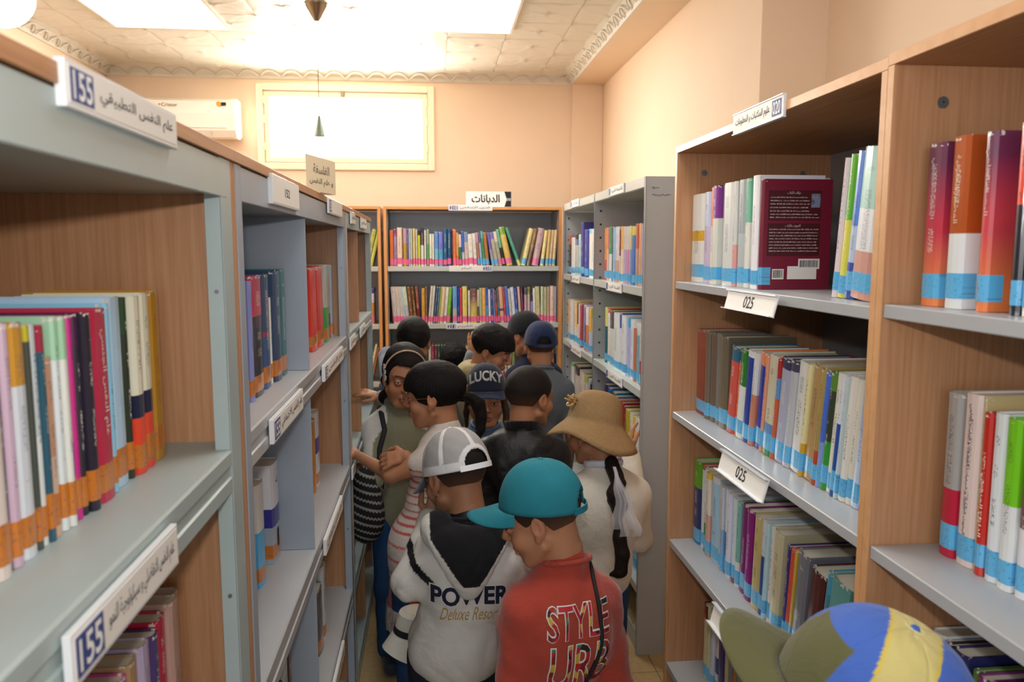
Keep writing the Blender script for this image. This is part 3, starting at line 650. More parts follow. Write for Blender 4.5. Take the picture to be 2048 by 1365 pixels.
def book(loc, rz, lean, t, h, d, c, s=(2, -1), soft=.004, tag='b', label='', group='', tcol=None, hard=True, tagz=.010, tagh=.034, text=1.0):
    o = empty('book', label, 'book', loc, (0, math.radians(lean), rz), group)
    o.rotation_mode = 'XYZ'
    b = .0022 if hard else .0006; r = min(.004, t * .28) if hard else .0008
    T2 = t / 2 - .0002
    out = [(-T2, d), (-T2, r + .001), (-T2 * .62, r * .3), (0, 0), (T2 * .62, r * .3), (T2, r + .001), (T2, d)]
    inn = [(-T2 + b, d), (-T2 + b, r + b + .001), (-T2 * .6, r * .3 + b), (0, b), (T2 * .6, r * .3 + b), (T2 - b, r + b + .001), (T2 - b, d)]
    def ushape(po, pi, z0, z1):
        n = len(po); vs = [(p[0], p[1], z0) for p in po] + [(p[0], p[1], z0) for p in pi] + [(p[0], p[1], z1) for p in po] + [(p[0], p[1], z1) for p in pi]; fs = []
        for i in range(n - 1):
            fs += [(i, i + 1, 2 * n + i + 1, 2 * n + i), (n + i + 1, n + i, 3 * n + i, 3 * n + i + 1), (2 * n + i, 2 * n + i + 1, 3 * n + i + 1, 3 * n + i), (i + 1, i, n + i, n + i + 1)]
        fs += [(0, 2 * n, 3 * n, n), (n - 1, 2 * n - 1, 4 * n - 1, 3 * n - 1)]
        return vs, fs
    m = MB(); m.add(*ushape(out, inn, 0, h)); cv = m.build('cover', BM['cover'], o)
    c = list(c) + [c[-1]] * (3 - len(c)); cc = [hx(q) for q in c]
    lum = sum(cc[0][:3]) / 3
    if tcol is None: tcol = 'f0ece0' if lum < .25 else '2a2a3a'
    set_attr(cv, c1=cc[0], c2=cc[1], c3=cc[2], par=(t, h, text), par2=(s[0], s[1], soft), tc=hx(tcol))
    m = MB(); e = .003 if hard else .0005
    m.box((-T2 + b + .0001, r * .5 + b + .001, e), (T2 - b - .0001, d - e, h - e)).build('pages', BM['pages'], o)
    if tag:
        g = .0004; dd = min(.024, d); po = [(p[0] * (1 + g / T2), p[1] - g) for p in out]; po[0] = (po[0][0], dd); po[-1] = (po[-1][0], dd); pi = [(p[0] * .999, p[1] - .00005) for p in out]; pi[0] = (pi[0][0], dd); pi[-1] = (pi[-1][0], dd)
        m = MB(); m.add(*ushape(po, pi, tagz, tagz + tagh)); tg = m.build('spine_label', BM['tag'], o); set_attr(tg, c1=hx(TAG[tag]))
    return o
rb = random.Random(11)
import re
LIM = {}
for z_ in RZ:
    for pl_ in (.700, .715, .722, .725, .735): LIM[('R', pl_, round(z_, 3))] = (1.122, 2.087)
for z_ in LZ:
    for pl_ in (-.385,): LIM[('L', pl_, round(z_, 3))] = (-.6, 1.17) if z_ > .8 else (-9, 9)
    LIM[('L', -.352, round(z_, 3))] = (1.285, 1.92); LIM[('L', -.386, round(z_, 3))] = (1.285, 1.92); LIM[('L', -.345, round(z_, 3))] = (1.935, 2.70); LIM[('L', -.371, round(z_, 3))] = (1.935, 2.70)
    LIM[('L', -.36, round(z_, 3))] = (1.285, 1.92); LIM[('L', -.35, round(z_, 3))] = (1.935, 2.70); LIM[('L', -.37, round(z_, 3))] = (2.79, 3.78); LIM[('L', -.33, round(z_, 3))] = (2.79, 3.78)
for z_ in SZ:
    for pl_ in (.8221, .8281, .8301): LIM[('R', pl_, round(z_, 3))] = (2.945, 3.852)
    for pl_ in (.822, .828, .83): LIM[('R', pl_, round(z_, 3))] = (3.868, 4.765)
LIM[('R', .700, 1.560)] = LIM[('R', .750, 1.189)] = LIM[('R', .765, round(RZ[2], 3))] = (.13, 1.0865)
for z_ in BZ: LIM[('B', BY + .022, round(z_, 3))] = (-.268, .772); LIM[('B', BY + .0221, round(z_, 3))] = (-9, -.345)

BOOKS = {}
def row(side, plane, z, data, land, shelf, group, tag='b', uref=0.0, depth=.158, slide=.004, key=None, lim=None):
    """data: 'u0-u1 height colours [opts]' ; side R faces -X, L faces +X, B faces the reader; u = picture column of the spine's foot"""
    made = []; edge = None
    ents = [e.split() for e in data.strip().split(';') if e.strip()]
    def tanof(e): return math.tan(math.radians(float(dict(q.split('=') for q in e[3:]).get('l', 0))))
    def pos(u, zr):
        return x_from_u(u, plane, zr) if side == 'B' else (-1 if side == 'R' else 1) * y_from_u(u, plane, zr)
    uu = [tuple(map(float, re.match(r'(-?[\d.]+)-(-?[\d.]+)$', e[0]).groups())) for e in ents]; tl = [tanof(e) for e in ents]
    for i in range(1, len(ents)):        # books lean on their neighbours, never through them
        if tl[i] < 0: tl[i] = -min(-tl[i], max(0, (pos(uu[i][0], z) - pos(uu[i - 1][1], z)) / (float(ents[i][1]) / 100) - min(0, tl[i - 1])))
    for i in range(len(ents) - 2, -1, -1):
        if tl[i] > 0 and side == 'B': tl[i] = min(tl[i], max(0, (pos(uu[i + 1][0], z) - pos(uu[i][1], z)) / (float(ents[i][1]) / 100) + max(0, tl[i + 1])))
    for k, e in enumerate(ents):
        u0, u1 = map(float, re.match(r'(-?[\d.]+)-(-?[\d.]+)$', e[0]).groups()); h = float(e[1]) / 100; cs = e[2].split('/')
        cols = [q for q in cs if not q.startswith('.')]; sp = [float(q) for q in cs if q.startswith('.')]
        op = dict(q.split('=') for q in e[3:]); lean = math.degrees(math.atan(tl[k])); zr = z + uref
        if side == 'B':
            a, b = x_from_u(u0, plane, zr), x_from_u(u1, plane, zr); t = b - a; rz = 0
        else:
            a, b = y_from_u(u0, plane, zr), y_from_u(u1, plane, zr); t = abs(b - a); rz = -math.pi / 2 if side == 'R' else math.pi / 2
        full = t; t = max(.004, t * math.cos(math.radians(lean)) - .0006)
        mid = (a + b) / 2; lo_, hi_ = LIM.get((side, plane, round(z, 3)), (-9, 9))
        if side == 'B' and lo_ > -1 and tl[k] < 0: mid = max(mid, lo_ + full / 2 + h * -tl[k])
        if side in 'BL': mid = max(mid, lo_ + full / 2 + .0008); mid = max(mid, (edge if edge is not None else -9) + full / 2); edge = mid + full / 2
        else: mid = min(mid, hi_ - full / 2 - .0008); mid = min(mid, (edge if edge is not None else 9) - full / 2); edge = mid - full / 2
        if side == 'B' and mid + full / 2 > hi_: continue
        if side == 'L' and mid + full / 2 > hi_: mid = hi_ - full / 2
        if side == 'R' and mid - full / 2 < lo_: continue
        jit = rb.uniform(-slide, slide)
        lift = .0006 + t / 2 * abs(math.sin(math.radians(lean)))
        if side == 'B': loc = (mid, plane + jit, z + lift)
        elif side == 'R': loc = (plane + jit, mid, z + lift)
        else: loc = (plane - jit, mid, z + lift)
        s = (sp + [-1, -1])[:2] if len(cols) > 1 else (2, -1)
        if len(cols) == 2: s = (sp[0], -1)
        names = []
        for q in cols:
            nmm = cname(q)
            if nmm not in names: names.append(nmm)
        kind = 'hardback' if (h > .225 and t > .014) else 'book'
        word = ('leaning ' if abs(lean) > 12 else '') + ' and '.join(names[:2]) + ' ' + kind
        lb = '%s, %s from the %s, %s' % (word, ordw(k + 1), land, shelf)
        if len(lb.split()) > 16: lb = '%s, %s from %s, %s' % (word, ordw(k + 1), land, shelf)
        if len(lb.split()) > 16: lb = '%s, %s from %s, %s' % (word.replace(' and ' + names[-1] if len(names) == 2 else '~', ''), ordw(k + 1), land, shelf)
        if len(lb.split()) > 16: lb = '%s, %s from %s, %s' % (word.split(' and ')[0] + ' book', ordw(k + 1), land, shelf)
        if len(lb.split()) > 16: lb = '%s book, %s from %s, %s' % (names[0], ordw(k + 1), land, shelf)
        tg = op.get('t', tag); tg = None if tg == 'n' else tg
        d = float(op.get('d', 0)) or depth + rb.uniform(-.012, .012)
        o = book(loc, rz, lean, t, h - lift * .3, d, cols, s, float(op.get('s', .004)), tg, lb, group, op.get('tc'), hard=t > .009, tagz=.008 + rb.uniform(0, .006), tagh=.034 + rb.uniform(-.004, .004), text=float(op.get('x', 1)))
        made.append(o)
    if key: BOOKS[key] = made
    return made

row('R', .700, RZ[0], """1375-1399 23.2 dfe2de/.585/d9aa22/.47/e2e3dd; 1400-1411 23.3 c3cfe6/.62/cbbcd8; 1412-1422 24.2 f8837c/.6/eae7da; 1423-1432 24.3 84308f/.67/dcdccf; 1433-1443 24.2 b6bcc2; 1444-1463 24.3 d9ddda;
1464-1470 24.3 d8d8d2/.4/e0a49c; 1471-1483 24.4 a4aeb2/.5/b8c2c4; 1484-1491 24.4 7cc3a2/.6/e8e4d8; 1492-1498 24.4 d4d4e4/.5/ececf0; 1499-1511 24.6 f1f1f5""", 'far beech panel', 'top shelf of the beech bookcase', 'books on the top shelf of the beech bookcase', slide=.008)
row('R', .715, RZ[0], """1658-1666 24.6 e6d6de l=6; 1667-1679 25 5fb830/.55/e0dc5a l=6; 1680-1697 25.2 4b86e0/.5/b4c8e8/.25/2c50a8 l=6; 1698-1738 25.2 9fd0c8/.6/e6eaee/.32/cf9a8c l=6""", 'maroon book', 'top shelf of the beech bookcase', 'books on the top shelf of the beech bookcase')
mb_ = row('R', .700, RZ[0], "1512-1518 23.6 7c1a34 x=0 d=.157", 'gap', 'facing out with printed cover, top shelf', 'books on the top shelf of the beech bookcase', slide=0)[0]
mb_['label'] = 'maroon book showing its printed cover with portrait and barcodes'
del mb_['group']
row('R', .722, RZ[1], """1356-1374 23.2 a04c40/.8/94402f/.4/8c3e30 x=0; 1375-1383 23.4 75695a x=0; 1384-1393 23.4 6f5f50 x=0; 1394-1401 23.3 7e7b74 x=0; 1402-1416 23.3 6d6552 x=0 d=.18;
1422-1434 21.6 336a86/.84/d2564c l=6.5; 1435-1440 21.6 24587e/.84/e06a3c l=6.5; 1441-1452 21.6 2c7c30/.6/e0e3dc l=6.5; 1455-1466 22 e0e2e6/.93/1e409a l=6.5; 1467-1475 22 dcdcdc/.55/cb8468 l=6.5; 1476-1490 22.4 f0894c/.86/2438a6 l=6.5; 1491-1495 22.3 e8a080 l=6.5;
1496-1512 22.6 d9d3b8/.32/5f90c8/.18/2f8a3a l=6.5; 1513-1518 22.5 b82c28/.8/6898cc/.6/d0643c l=6.5; 1519-1536 22.6 3c3c62/.9/b2b6ce l=6.5; 1537-1548 22.8 47465c/.9/c2c6cc l=6.5; 1549-1568 23 e6e6e2 l=6.5; 1569-1575 23 efe4a8/.3/d9a830 l=6.5;
1576-1594 23.1 b9945e l=6.5; 1595-1603 23 b09a58/.3/b85028 l=6.5; 1604-1611 22.6 4f74dc/.4/8ca4e8 l=6.5; 1612-1621 22.8 5d8a34/.85/36402c/.42/3a9a34 l=6.5; 1622-1633 23 e8e6d6 l=6.5; 1634-1643 23.2 dfe3ea/.6/2450a0 l=6.5; 1644-1649 23 c8d8dc l=6.5;
1650-1661 23.2 ebe9df l=6.5; 1662-1671 23 e8e4d2 l=6.5; 1672-1686 23.2 a9b9d6/.6/c4d4ee l=6.5; 1687-1694 23 3c5ab2 l=6.5; 1695-1713 23.2 2a3aaa l=6.5""", 'far beech panel', 'second shelf of the beech bookcase', 'books on the second shelf of the beech bookcase')
row('R', .725, RZ[2], """1382-1395 23.6 5dae20/.68/2a3a72/.16/2a7cbc; 1396-1402 23.4 c05a48/.95/d2dcdc; 1403-1408 23.2 e2e0d4/.35/3a8a58; 1409-1417 23 e6c040/.93/e4dcd0/.5/d8a898; 1418-1432 23.2 d6dfe4/.93/a4cde6; 1433-1437 22 c9bfb4; 1438-1442 22 c4cfda/.5/86b2da; 1443-1447 22 dfe2ea/.5/5876a8;
1448-1456 22 dadff2 l=1; 1457-1464 21.5 d6e4ea/.2/8a4a50 l=1; 1465-1472 21.5 7fbcb0/.3/e4e0d8 l=1.5; 1473-1484 22 7a1c70 l=2 tc=e4cfe0; 1485-1497 22 8a207c l=2 tc=e8d4e4; 1499-1513 22.3 cbb97c l=3; 1514-1521 22.6 d8dae2/.62/28509c l=3; 1522-1527 22.5 bcdce6 l=3; 1528-1535 22.5 e8e6e0 l=3;
1536-1553 22.5 cfc8a2/.2/e0c440 l=4 ; 1556-1563 21 3c2c7c l=5; 1564-1570 21 e0583e l=5; 1571-1575 21 d8b848 l=5; 1576-1596 22 787b86/.2/4c4e54 l=6; 1598-1624 20.5 502420 l=7 x=0; 1626-1634 22.6 4aa4c4/.8/4a8aa0 l=8; 1635-1668 22.3 60a09c l=8 x=0; 1670-1685 19 c4dcea l=6; 1687-1706 20 4a5c1a/.4/6a7420 l=6""", 'far beech panel', 'third shelf of the beech bookcase', 'books on the third shelf of the beech bookcase')
row('R', .735, RZ[3], """1401-1408 22 7a1c28/.8/d8cca0; 1409-1413 23 c8cc98; 1414-1422 22.6 d8dcea/.2/2c6aa8; 1423-1431 22.4 e0dce4/.5/2c4c98/.3/e2e2e2; 1432-1446 22.5 2e2a78 x=0; 1447-1452 22 d8c898; 1453-1458 21.5 8c94a4; 1459-1465 21 d48a3e; 1466-1488 20.5 2f48a8/.9/6d7c18; 1489-1505 22 c03a30; 1506-1530 22 3a6a9a; 1532-1550 22.5 dadada; 1552-1580 22 86a04a; 1582-1600 21.5 c89a4a; 1602-1630 22 4a4a80""", 'far beech panel', 'lowest seen shelf of the beech bookcase', 'books on the low shelf of the beech bookcase')
row('R', .700, 1.560, """1834-1869 22.8 6a3054/.7/c83850/.28/f08a52 s=.35 d=.17; 1884-1918 23 b4521c/.44/e4e8e8 d=.17; 1946-1968 22.8 6a3054/.7/d04450/.28/ee8246 s=.35 d=.17; 2012-2032 23 ee5038/.58/20222e d=.17; 2036-2062 23 e6e2d8 d=.17; 2066-2108 23 3a70b0 d=.17""", 'beech divider', 'top shelf of the nearest beech bookcase', 'big volumes on the top shelf of the nearest beech bookcase', key='N1', slide=.002)
row('R', .750, 1.189, """1875-1903 24.5 a9a6a2/.42/c01f3e; 1905-1938 25 ead6ce/.97/ead6ce; 1940-1944 25 cbb680; 1946-1962 23 c82a1c/.2/c82a1c tc=f4f0e8; 1964-1988 23.4 e6eaec; 1990-2018 23.2 78cc1c/.5/e6e9e8; 2022-2046 23.2 6c4c52/.4/e8e8ee; 2050-2080 23.5 e8e480; 2084-2120 23.5 c03030""", 'beech divider', 'second shelf of the nearest beech bookcase', 'books on the second shelf of the nearest beech bookcase', key='N2')
row('R', .765, RZ[2], """1850-1876 23.4 dcdcd8 x=0; 1880-1886 23 4a3488; 1887-1899 23 1e2030; 1901-1932 23.2 2c2c62; 1938-1950 22 5a8030; 1951-1972 22 8c2c80; 1973-1986 22 24305e; 1990-2020 22.4 dfe4e4; 2024-2060 22 3a4a90""", 'beech divider', 'third shelf of the nearest beech bookcase', 'books on the third shelf of the nearest beech bookcase', uref=.2)
for k_ in range(0): pass
# aisle row, orange tags
row('L', -.385, LZ[0], """-30--4 23 b8a090; 0-27 23.2 e6d8d0; 28-38 22.4 3a4468/.9/2c3048; 39-54 22.8 cfb2c6; 56-84 22.6 d59c38/.74/dfe6ee tc=4a5a90; 86-95 22.2 c8c030/.93/4a5048; 96-107 22.2 c4ced2/.5/dfe4e2; 108-117 22 a83048/.88/2f5c70 tc=e0dcc8; 118-134 18.6 c99878/.45/d8b8a0; 136-146 22.6 a8d8b4/.8/dfe8ea; 147-156 22.5 a2cfa8/.8/e4e4dc; 157-164 22 e8e2c8/.4/5a3a90;
165-174 22.4 d22490; 175-186 22.4 4a1848/.85/2c2636; 187-201 22.4 2a2434; 204-235 22.6 c4284c x=0; 236-244 23 8fd0ec; 245-271 23.6 b9daf2 x=.3; 272-281 23.4 1f4426/.8/24301f; 282-298 23.4 ece8d0/.45/1c2040/.32/ee4a2c; 299-316 23.6 ece8d0/.45/1c2040/.32/ee4a2c; 317-338 23.7 c48e22 tc=b03818""", 'near end', 'upper shelf of the nearest aisle bookcase', 'orange-tagged books on the upper shelf of the nearest aisle bookcase', tag='o', key='L1')
row('L', -.385, LZ[1], """150-175 21.5 2a3a5a; 178-200 21.5 2a4a88; 203-222 21.5 24345a/.7/3058a0; 224-243 21.8 e4e8e8/.8/d8e4d8; 245-260 22.5 e048a4; 262-282 23 c09a70; 284-302 23.4 c2b2d2; 304-318 23 55407a/.5/9a9ac8; 320-338 23.6 d02a4e; 340-357 24.3 caa294; 359-371 24.3 c29a86""", 'near end', 'lower shelf of the nearest aisle bookcase', 'books on the lower shelf of the nearest aisle bookcase', tag='o', uref=.2)
row('L', -.352, LZ[0], """484-495 22.8 38506c; 496-504 23.6 1f5690; 505-511 23.4 8e92d0; 513-533 24.2 c02a54/.67/1d1e28; 535-547 24.2 27476f/.5/a02c48/.46/2c5488; 549-552 19 e4e0d8; 553-565 24.6 1f4066; 566-577 24.8 1e6870""", 'blue-grey post', 'upper shelf in front of the grey divider', 'books before the divider of the blue-grey bookcase', tag='o')
row('L', -.345, LZ[0], """629-639 24 e23220 l=-3 x=0; 640-650 24 d83028 l=-3 x=0; 652-659 24.6 b9beb2/.45/2a9c3c; 660-664 21 c8a898/.4/803038; 665-668 24.4 9fb0c4""", 'grey divider', 'upper shelf of the blue-grey bookcase', 'red and green books beyond the divider', tag='o')
row('L', -.386, LZ[1], """502-505 20 2a2a30; 506-512 22.5 e4dce4/.2/602040; 526-538 23.5 e6e4e0/.54/5cb8f0 x=0; 556-569 24.2 e8e6ec/.56/3a3690/.37/aab2be x=0""", 'blue-grey post', 'middle shelf of the blue-grey bookcase', 'books on the middle shelf of the blue-grey bookcase', tag='o', key='L2b')
row('L', -.371, LZ[1], """631-636 23 c8862c; 637-644 24 dfe0ea/.66/4a3aa0/.45/dce0e6""", 'grey divider', 'middle shelf of the blue-grey bookcase', 'pair of books beyond the middle divider', tag='o')
row('L', -.36, LZ[2], """556-566 21 1e2a30; 567-578 23 c8d4cc; 579-586 24 5a3428""", 'blue-grey post', 'low shelf of the blue-grey bookcase', 'books on the low shelf of the blue-grey bookcase', tag='o', uref=.2)
row('L', -.35, LZ[2], """640-648 20 77706c l=-4; 649-654 23.5 dfe6f0""", 'grey divider', 'low shelf of the blue-grey bookcase', 'books beyond the low divider', tag='o')
row('L', -.345, LZ[3], """663-670 23 d0d8d0; 673-680 23 1e4c40""", 'grey divider', 'bottom shelf of the blue-grey bookcase', 'books on the bottom shelf of the blue-grey bookcase', tag='o', uref=.2)
row('L', -.37, LZ[0], """714-719 23 4a6a9a""", 'middle divider', 'upper shelf of the last framed bookcase', 'books in the last framed bookcase', tag='o')
row('L', -.33, LZ[2], """704-708 22 c8a83a; 709-716 23 e6eaf0/.4/2a4a98/.3/e6eaf0 ; 720-724 22 2a3a50""", 'blue-grey bookcase', 'low shelf of the last framed bookcase', 'books low in the last framed bookcase', tag='o')
# steel bookcase, blue tags
row('R', .822, SZ[0], """1131-1136 24 b4583c/.75/3c2c2c; 1137-1145 23.6 4a3c84/.93/f0f2f6; 1146-1152 24 202a2c/.86/5c78ae/.72/c6c6b6; 1153-1160 23.4 b9e2f6; 1161-1167 29.5 3a3280 l=-5; 1168-1175 25.5 2a40a4; 1176-1181 25.6 9fd4f0/.9/f0e8d8; 1182-1187 25.4 ecebe6""", 'far upright', 'top shelf, far bay of the steel bookcase', 'books on the top shelf, far bay of the steel bookcase')
row('R', .8221, SZ[0], """1206-1210 25 e08a30/.4/c8401c; 1211-1214 25.2 e88a90/.6/d8b8b0; 1215-1220 25.4 3c8c42/.5/d8e0d8; 1221-1223 25.2 24445c/.5/2c5a58; 1224-1227 25 a4c8ee; 1228-1236 25 d2d2d8/.4/c29880; 1237-1239 24 8a4a3c/.5/d8d0c0; 1240-1245 24.8 e6b05a/.6/e4d0c0; 1246-1252 24.6 d0c8c0/.6/b8a0c4; 1253-1257 24.5 d8d4c8/.6/dc86b0; 1258-1261 24.6 e4dca4/.6/9fb8dc; 1262-1269 24 d8cc28/.86/2a66b8 x=0; 1270-1275 25.2 c4603c/.6/c09888; 1276-1280 25.2 f0b088/.5/dcae84; 1281-1284 24.5 b8b0c8""", 'middle upright', 'top shelf, near bay of the steel bookcase', 'books on the top shelf, near bay of the steel bookcase')
row('R', .822, SZ[1], """1133-1140 24.5 ecc078/.4/d8d0c0; 1141-1146 24.3 dce4ec; 1147-1151 24.5 f0cc84/.4/e8e4d4; 1152-1155 24 3a3a34/.5/e4e4dc; 1156-1159 24.3 e8c8cc; 1160-1163 24.2 b04a54; 1164-1168 24.4 dde2ea; 1169-1171 24 3c3c96; 1172-1177 24.2 e6e4ec/.6/e08c5c; 1178-1182 24 e8b84c/.5/c4cce4; 1183-1187 24 6cc048/.8/eef2f4""", 'far upright', 'second shelf, far bay of the steel bookcase', 'books on the second shelf, far bay of the steel bookcase', slide=.008)
row('R', .8281, SZ[1], """1207-1211 27 dcdc7c/.66/22606c; 1212-1216 26.6 e04430/.93/e4e4dc; 1217-1224 26.4 4c4a4c/.68/d6d6ce; 1225-1236 26 e2e6e6; 1237-1240 26.5 2c60b4/.75/e2e6ec; 1241-1250 26 e6e8ea; 1251-1256 25.4 46aee0/.85/b8b8e8; 1257-1265 25.6 dfe2ec; 1266-1269 25 e4dcd8/.9/d88868; 1270-1276 25 dce6e6/.8/7fb4c4; 1277-1283 25 e8e4dc/.4/c02a30""", 'middle upright', 'second shelf, near bay of the steel bookcase', 'books on the second shelf, near bay of the steel bookcase', depth=.22)
row('R', .83, SZ[2], """1141-1146 27 5cae50/.93/dce0dc; 1147-1155 27 302e3c/.8/ccc8c0; 1156-1165 26 dcd4c8; 1166-1172 25.5 b8c04a/.85/d8d8cc; 1173-1178 25 d0d8e4; 1179-1182 24 3c2c2c; 1183-1187 24 d08070""", 'far upright', 'third shelf, far bay of the steel bookcase', 'books on the third shelf, far bay of the steel bookcase', depth=.22)
row('R', .8301, SZ[2], """1205-1212 29.5 3c3272; 1213-1219 29.2 3c6cb2/.5/2a38a0; 1220-1227 28.6 2c7c84; 1228-1233 28 4a90c8; 1234-1238 27.4 d87c5c; 1239-1243 27 c02c28/.5/e8e0e0; 1244-1248 26.4 7c1c1c; 1249-1255 26 ceb824; 1256-1261 25.6 ece8dc; 1262-1266 25 e4c83c/.5/f0f0e8; 1267-1272 25 e8e4dc; 1273-1282 25 f0f0e8/.5/3c74bc""", 'middle upright', 'third shelf, near bay of the steel bookcase', 'books on the third shelf, near bay of the steel bookcase', depth=.26)
row('R', .8301, SZ[3], """1250-1260 25 c84a3c; 1262-1270 25 9fd4ee; 1271-1275 25 e6eef0""", 'end upright', 'lower shelf, near bay of the steel bookcase', 'books on the lower shelf, near bay of the steel bookcase')
# back wall
P = 'p'
row('B', BY + .022, BZ[0], """775.5-783 22 de7630 x=0; 784-791.5 22.8 8a3880/.8/a07ca8; 792-802 23.6 ead4b4; 803-805 23 8c3030; 805.5-813 23.2 b9a4a4/.6/b89a30 x=0; 814-817.5 23 7c409c; 818-821 23 b9daea; 821.5-825 22.8 cfe2c0; 826-831 23 eaca8c; 832-835.5 22.6 d8d8c8; 836-841 22 3a3620/.86/d8da20 x=0; 842-848 23.4 3a3250/.55/dcdce2; 849-853 22 e8e2d4; 854-858.5 22.6 a8b898/.6/58b060; 859-864 19.8 f2f0da; 864.5-869 19.8 f2efdc;
870-877 21.2 5c9ae0/.5/7ac0dc; 878-886 21 7880dc/.5/52acd6; 887-894.5 23.2 2a6088; 895-903 23.2 28567e; 903.5-905.5 22 20262c t=n; 906-913 22.6 f07850 l=-4; 913.5-918 20.6 d8b462/.3/e87838 l=-5; 918.5-924 19.5 ead8d0/.6/3c7c5a l=-4; 924.5-930 21.5 4870c4/.4/cfd4e0 l=-6; 930.5-938 21 8a9ac4/.7/d8c0b0 l=-7; 938.5-947 19.8 ece8da l=-8;
948-955 20.2 ece4d6 l=-9; 956-961 20.8 d8a4a0/.7/c07c60 l=-12 t=b; 961.5-966 20.6 6c6cb4/.7/a8bcd8 l=-14 t=b; 966.5-972 21.5 6ab8b0/.8/4c9a5c l=-16 t=b; 972.5-979 20.8 c07c44 l=-17 t=b; 984-990 21 7c70c0/.5/b0a8b8 l=-21 t=b; 990.5-998 21 8878c4/.8/beb6a0 l=-24 t=b; 998.5-1005 21.6 ece0c0/.7/b0b094 l=-26; 1005.5-1011 23 76c4aa/.5/2c2c2c l=-28; 1013-1025 24.5 80a024/.8/dcba50 l=-30; 1036-1042 25 58ae92/.15/dce0a0 l=-36 t=n""", 'gap between the beech cases', 'top shelf on the back wall', 'books on the top shelf of the back wall bookcase', tag='p')
row('B', BY + .022, BZ[0], """1042-1051 23.6 ecd68c l=15 t=b; 1052-1061 23.4 8a6428/.5/6a4818 l=15 t=n; 1063-1076 23.6 caa4a4 l=12; 1080-1087 22.2 f2dc90 l=9 t=b; 1090-1096.5 22.4 e4bc68 l=6 t=b; 1097-1103 22.4 eaccaa l=5 t=b; 1104-1110 22.4 eacb88 l=4 t=b; 1111-1118 22.4 ecbc90 l=4 t=b""", 'wide gap', 'top shelf on the back wall', 'books at the steel bookcase end of the top shelf', tag='p')
row('B', BY + .022, BZ[1], """784-792 23 d2c8c4 l=-4; 793-801 23 d4cac0 l=-5; 801.5-806.5 23 dccabe l=-6; 807-811.5 23 b6d8e2 l=-6; 812-820 23 d2dec2/.5/bcc0c0 l=-6; 821-828 23 82542e l=-5; 828.5-835 23 6c4e26/.3/8a6c2a l=-5; 835.5-841.5 23.2 94504a/.4/7c1c2c l=-4; 844-850.5 22 d4a440; 851-855 23 8e6250; 856-860.5 23.4 e2decc l=5; 861-865.5 23.4 e0dccc l=5; 866-870.5 22.8 46628a l=6; 871-874.5 22.8 58789a l=6; 875-878 22.8 a8b84c l=6; 878.5-886 22.8 e4cc9c l=6; 886.5-892.5 22.6 f2f0ec l=6; 893-900 22.6 76b424 l=6;
906-914.5 23 6ca6e4/.4/b4bab4; 915.5-919.5 22 284ea4; 920-924 22.2 e44a66; 925-934.5 23 eadc74; 936.5-940.5 20.5 f2eee4; 941-954.5 21.4 7c4c4c/.6/d4b460/.3/d2cc4c s=.3; 955-958.5 20.8 e8e4c8/.5/6a6050; 959-965 22 b6c49a l=-3; 965.5-972.5 22 f2b45e l=-3; 973-977.5 22.2 2c54c0/.5/4ca4d4 l=-4; 978-982.5 21 eef2f2 l=-4; 983-987.5 21.6 44509a l=-4; 988-991.5 21.4 8ca4dc l=-4; 992-996 20.4 9c4c2c/.6/c4502c l=-4; 996.5-1000.5 21.6 4c7484 l=-4; 1001-1009 22.6 f0b48c/.4/485c8c/.33/f0b48c l=-5 x=0; 1009.5-1014 22.4 c4485c l=-5; 1014.5-1020.5 23 5484d4 l=-6; 1021-1025.5 21.5 d8d8d0 l=-5; 1026-1033 22.4 e4e4ec l=-5; 1033.5-1038.5 22 4858b4/.4/4c9cdc l=-5; 1039-1044 22.6 eccabc l=-4; 1044.5-1048 22 8c4860 l=-3; 1048.5-1054 22 5c606c/.8/c8a0b0; 1054.5-1060.5 22.4 8c8440/.8/cfb8ac; 1062-1066.5 22 302c44/.6/9c8cd4 l=-3; 1067-1072 21.6 f2f0e4 l=-3; 1072.5-1081 22.6 dcd59e l=-3; 1081.5-1087 22.6 d0dab8; 1087.5-1093.5 22.4 ceccA4; 1094-1099.5 22.4 ccae94; 1100-1108 23 eccfbc; 1108.5-1112.5 22.6 b8bccc; 1113-1116.5 22.4 cca48c; 1117-1121 22.4 f2bb9a""".replace('A4', 'a4'), 'gap between the beech cases', 'second shelf on the back wall', 'books on the second shelf of the back wall bookcase', tag='p')
row('B', BY + .022, BZ[2], """786-793 22 9a5040; 794-801 22.4 c8b090; 858-863 22 d8d4c0; 864-869 22.6 983444; 870-875 22.6 8a3a58; 876-881 22.8 1c5a48; 882-887 22.8 226a50; 888-892.5 22.8 1f5c4c; 893-898.5 22.6 ecece6; 899-905 23 ea7c4c; 906-911 21.5 d8d0b4; 912-917 21.5 c8cca8; 918-930 22 8a6040; 932-940 22 d4c8a4; 995-1001 22 dcd8b8; 1002-1008 22.3 e4e0c0; 1009-1015 22.5 c8d0b0; 1016-1023 22.2 ece4d4; 1024-1030 22 9aa46c; 1100-1108 22 c89068; 1109-1118 22 e8e0d0""", 'gap between the beech cases', 'third shelf on the back wall', 'books on the third shelf of the back wall bookcase', tag='p')
row('B', BY + .022, BZ[3], """787-796 22 4a6a9a; 798-806 22 d8c8a8; 1080-1090 22 c8a870; 1092-1102 22 8aa4b8""", 'gap between the beech cases', 'fourth shelf on the back wall', 'books on the fourth shelf of the back wall bookcase', tag='p')
row('B', BY + .0221, BZ[0], "728-737 23 b8b858/.5/d8d890 l=14; 738-745 24 a8c060/.8/d0d060 l=14 t=n", 'hidden end', 'top shelf behind the aisle row', 'books on the back shelf behind the aisle row', tag='p')
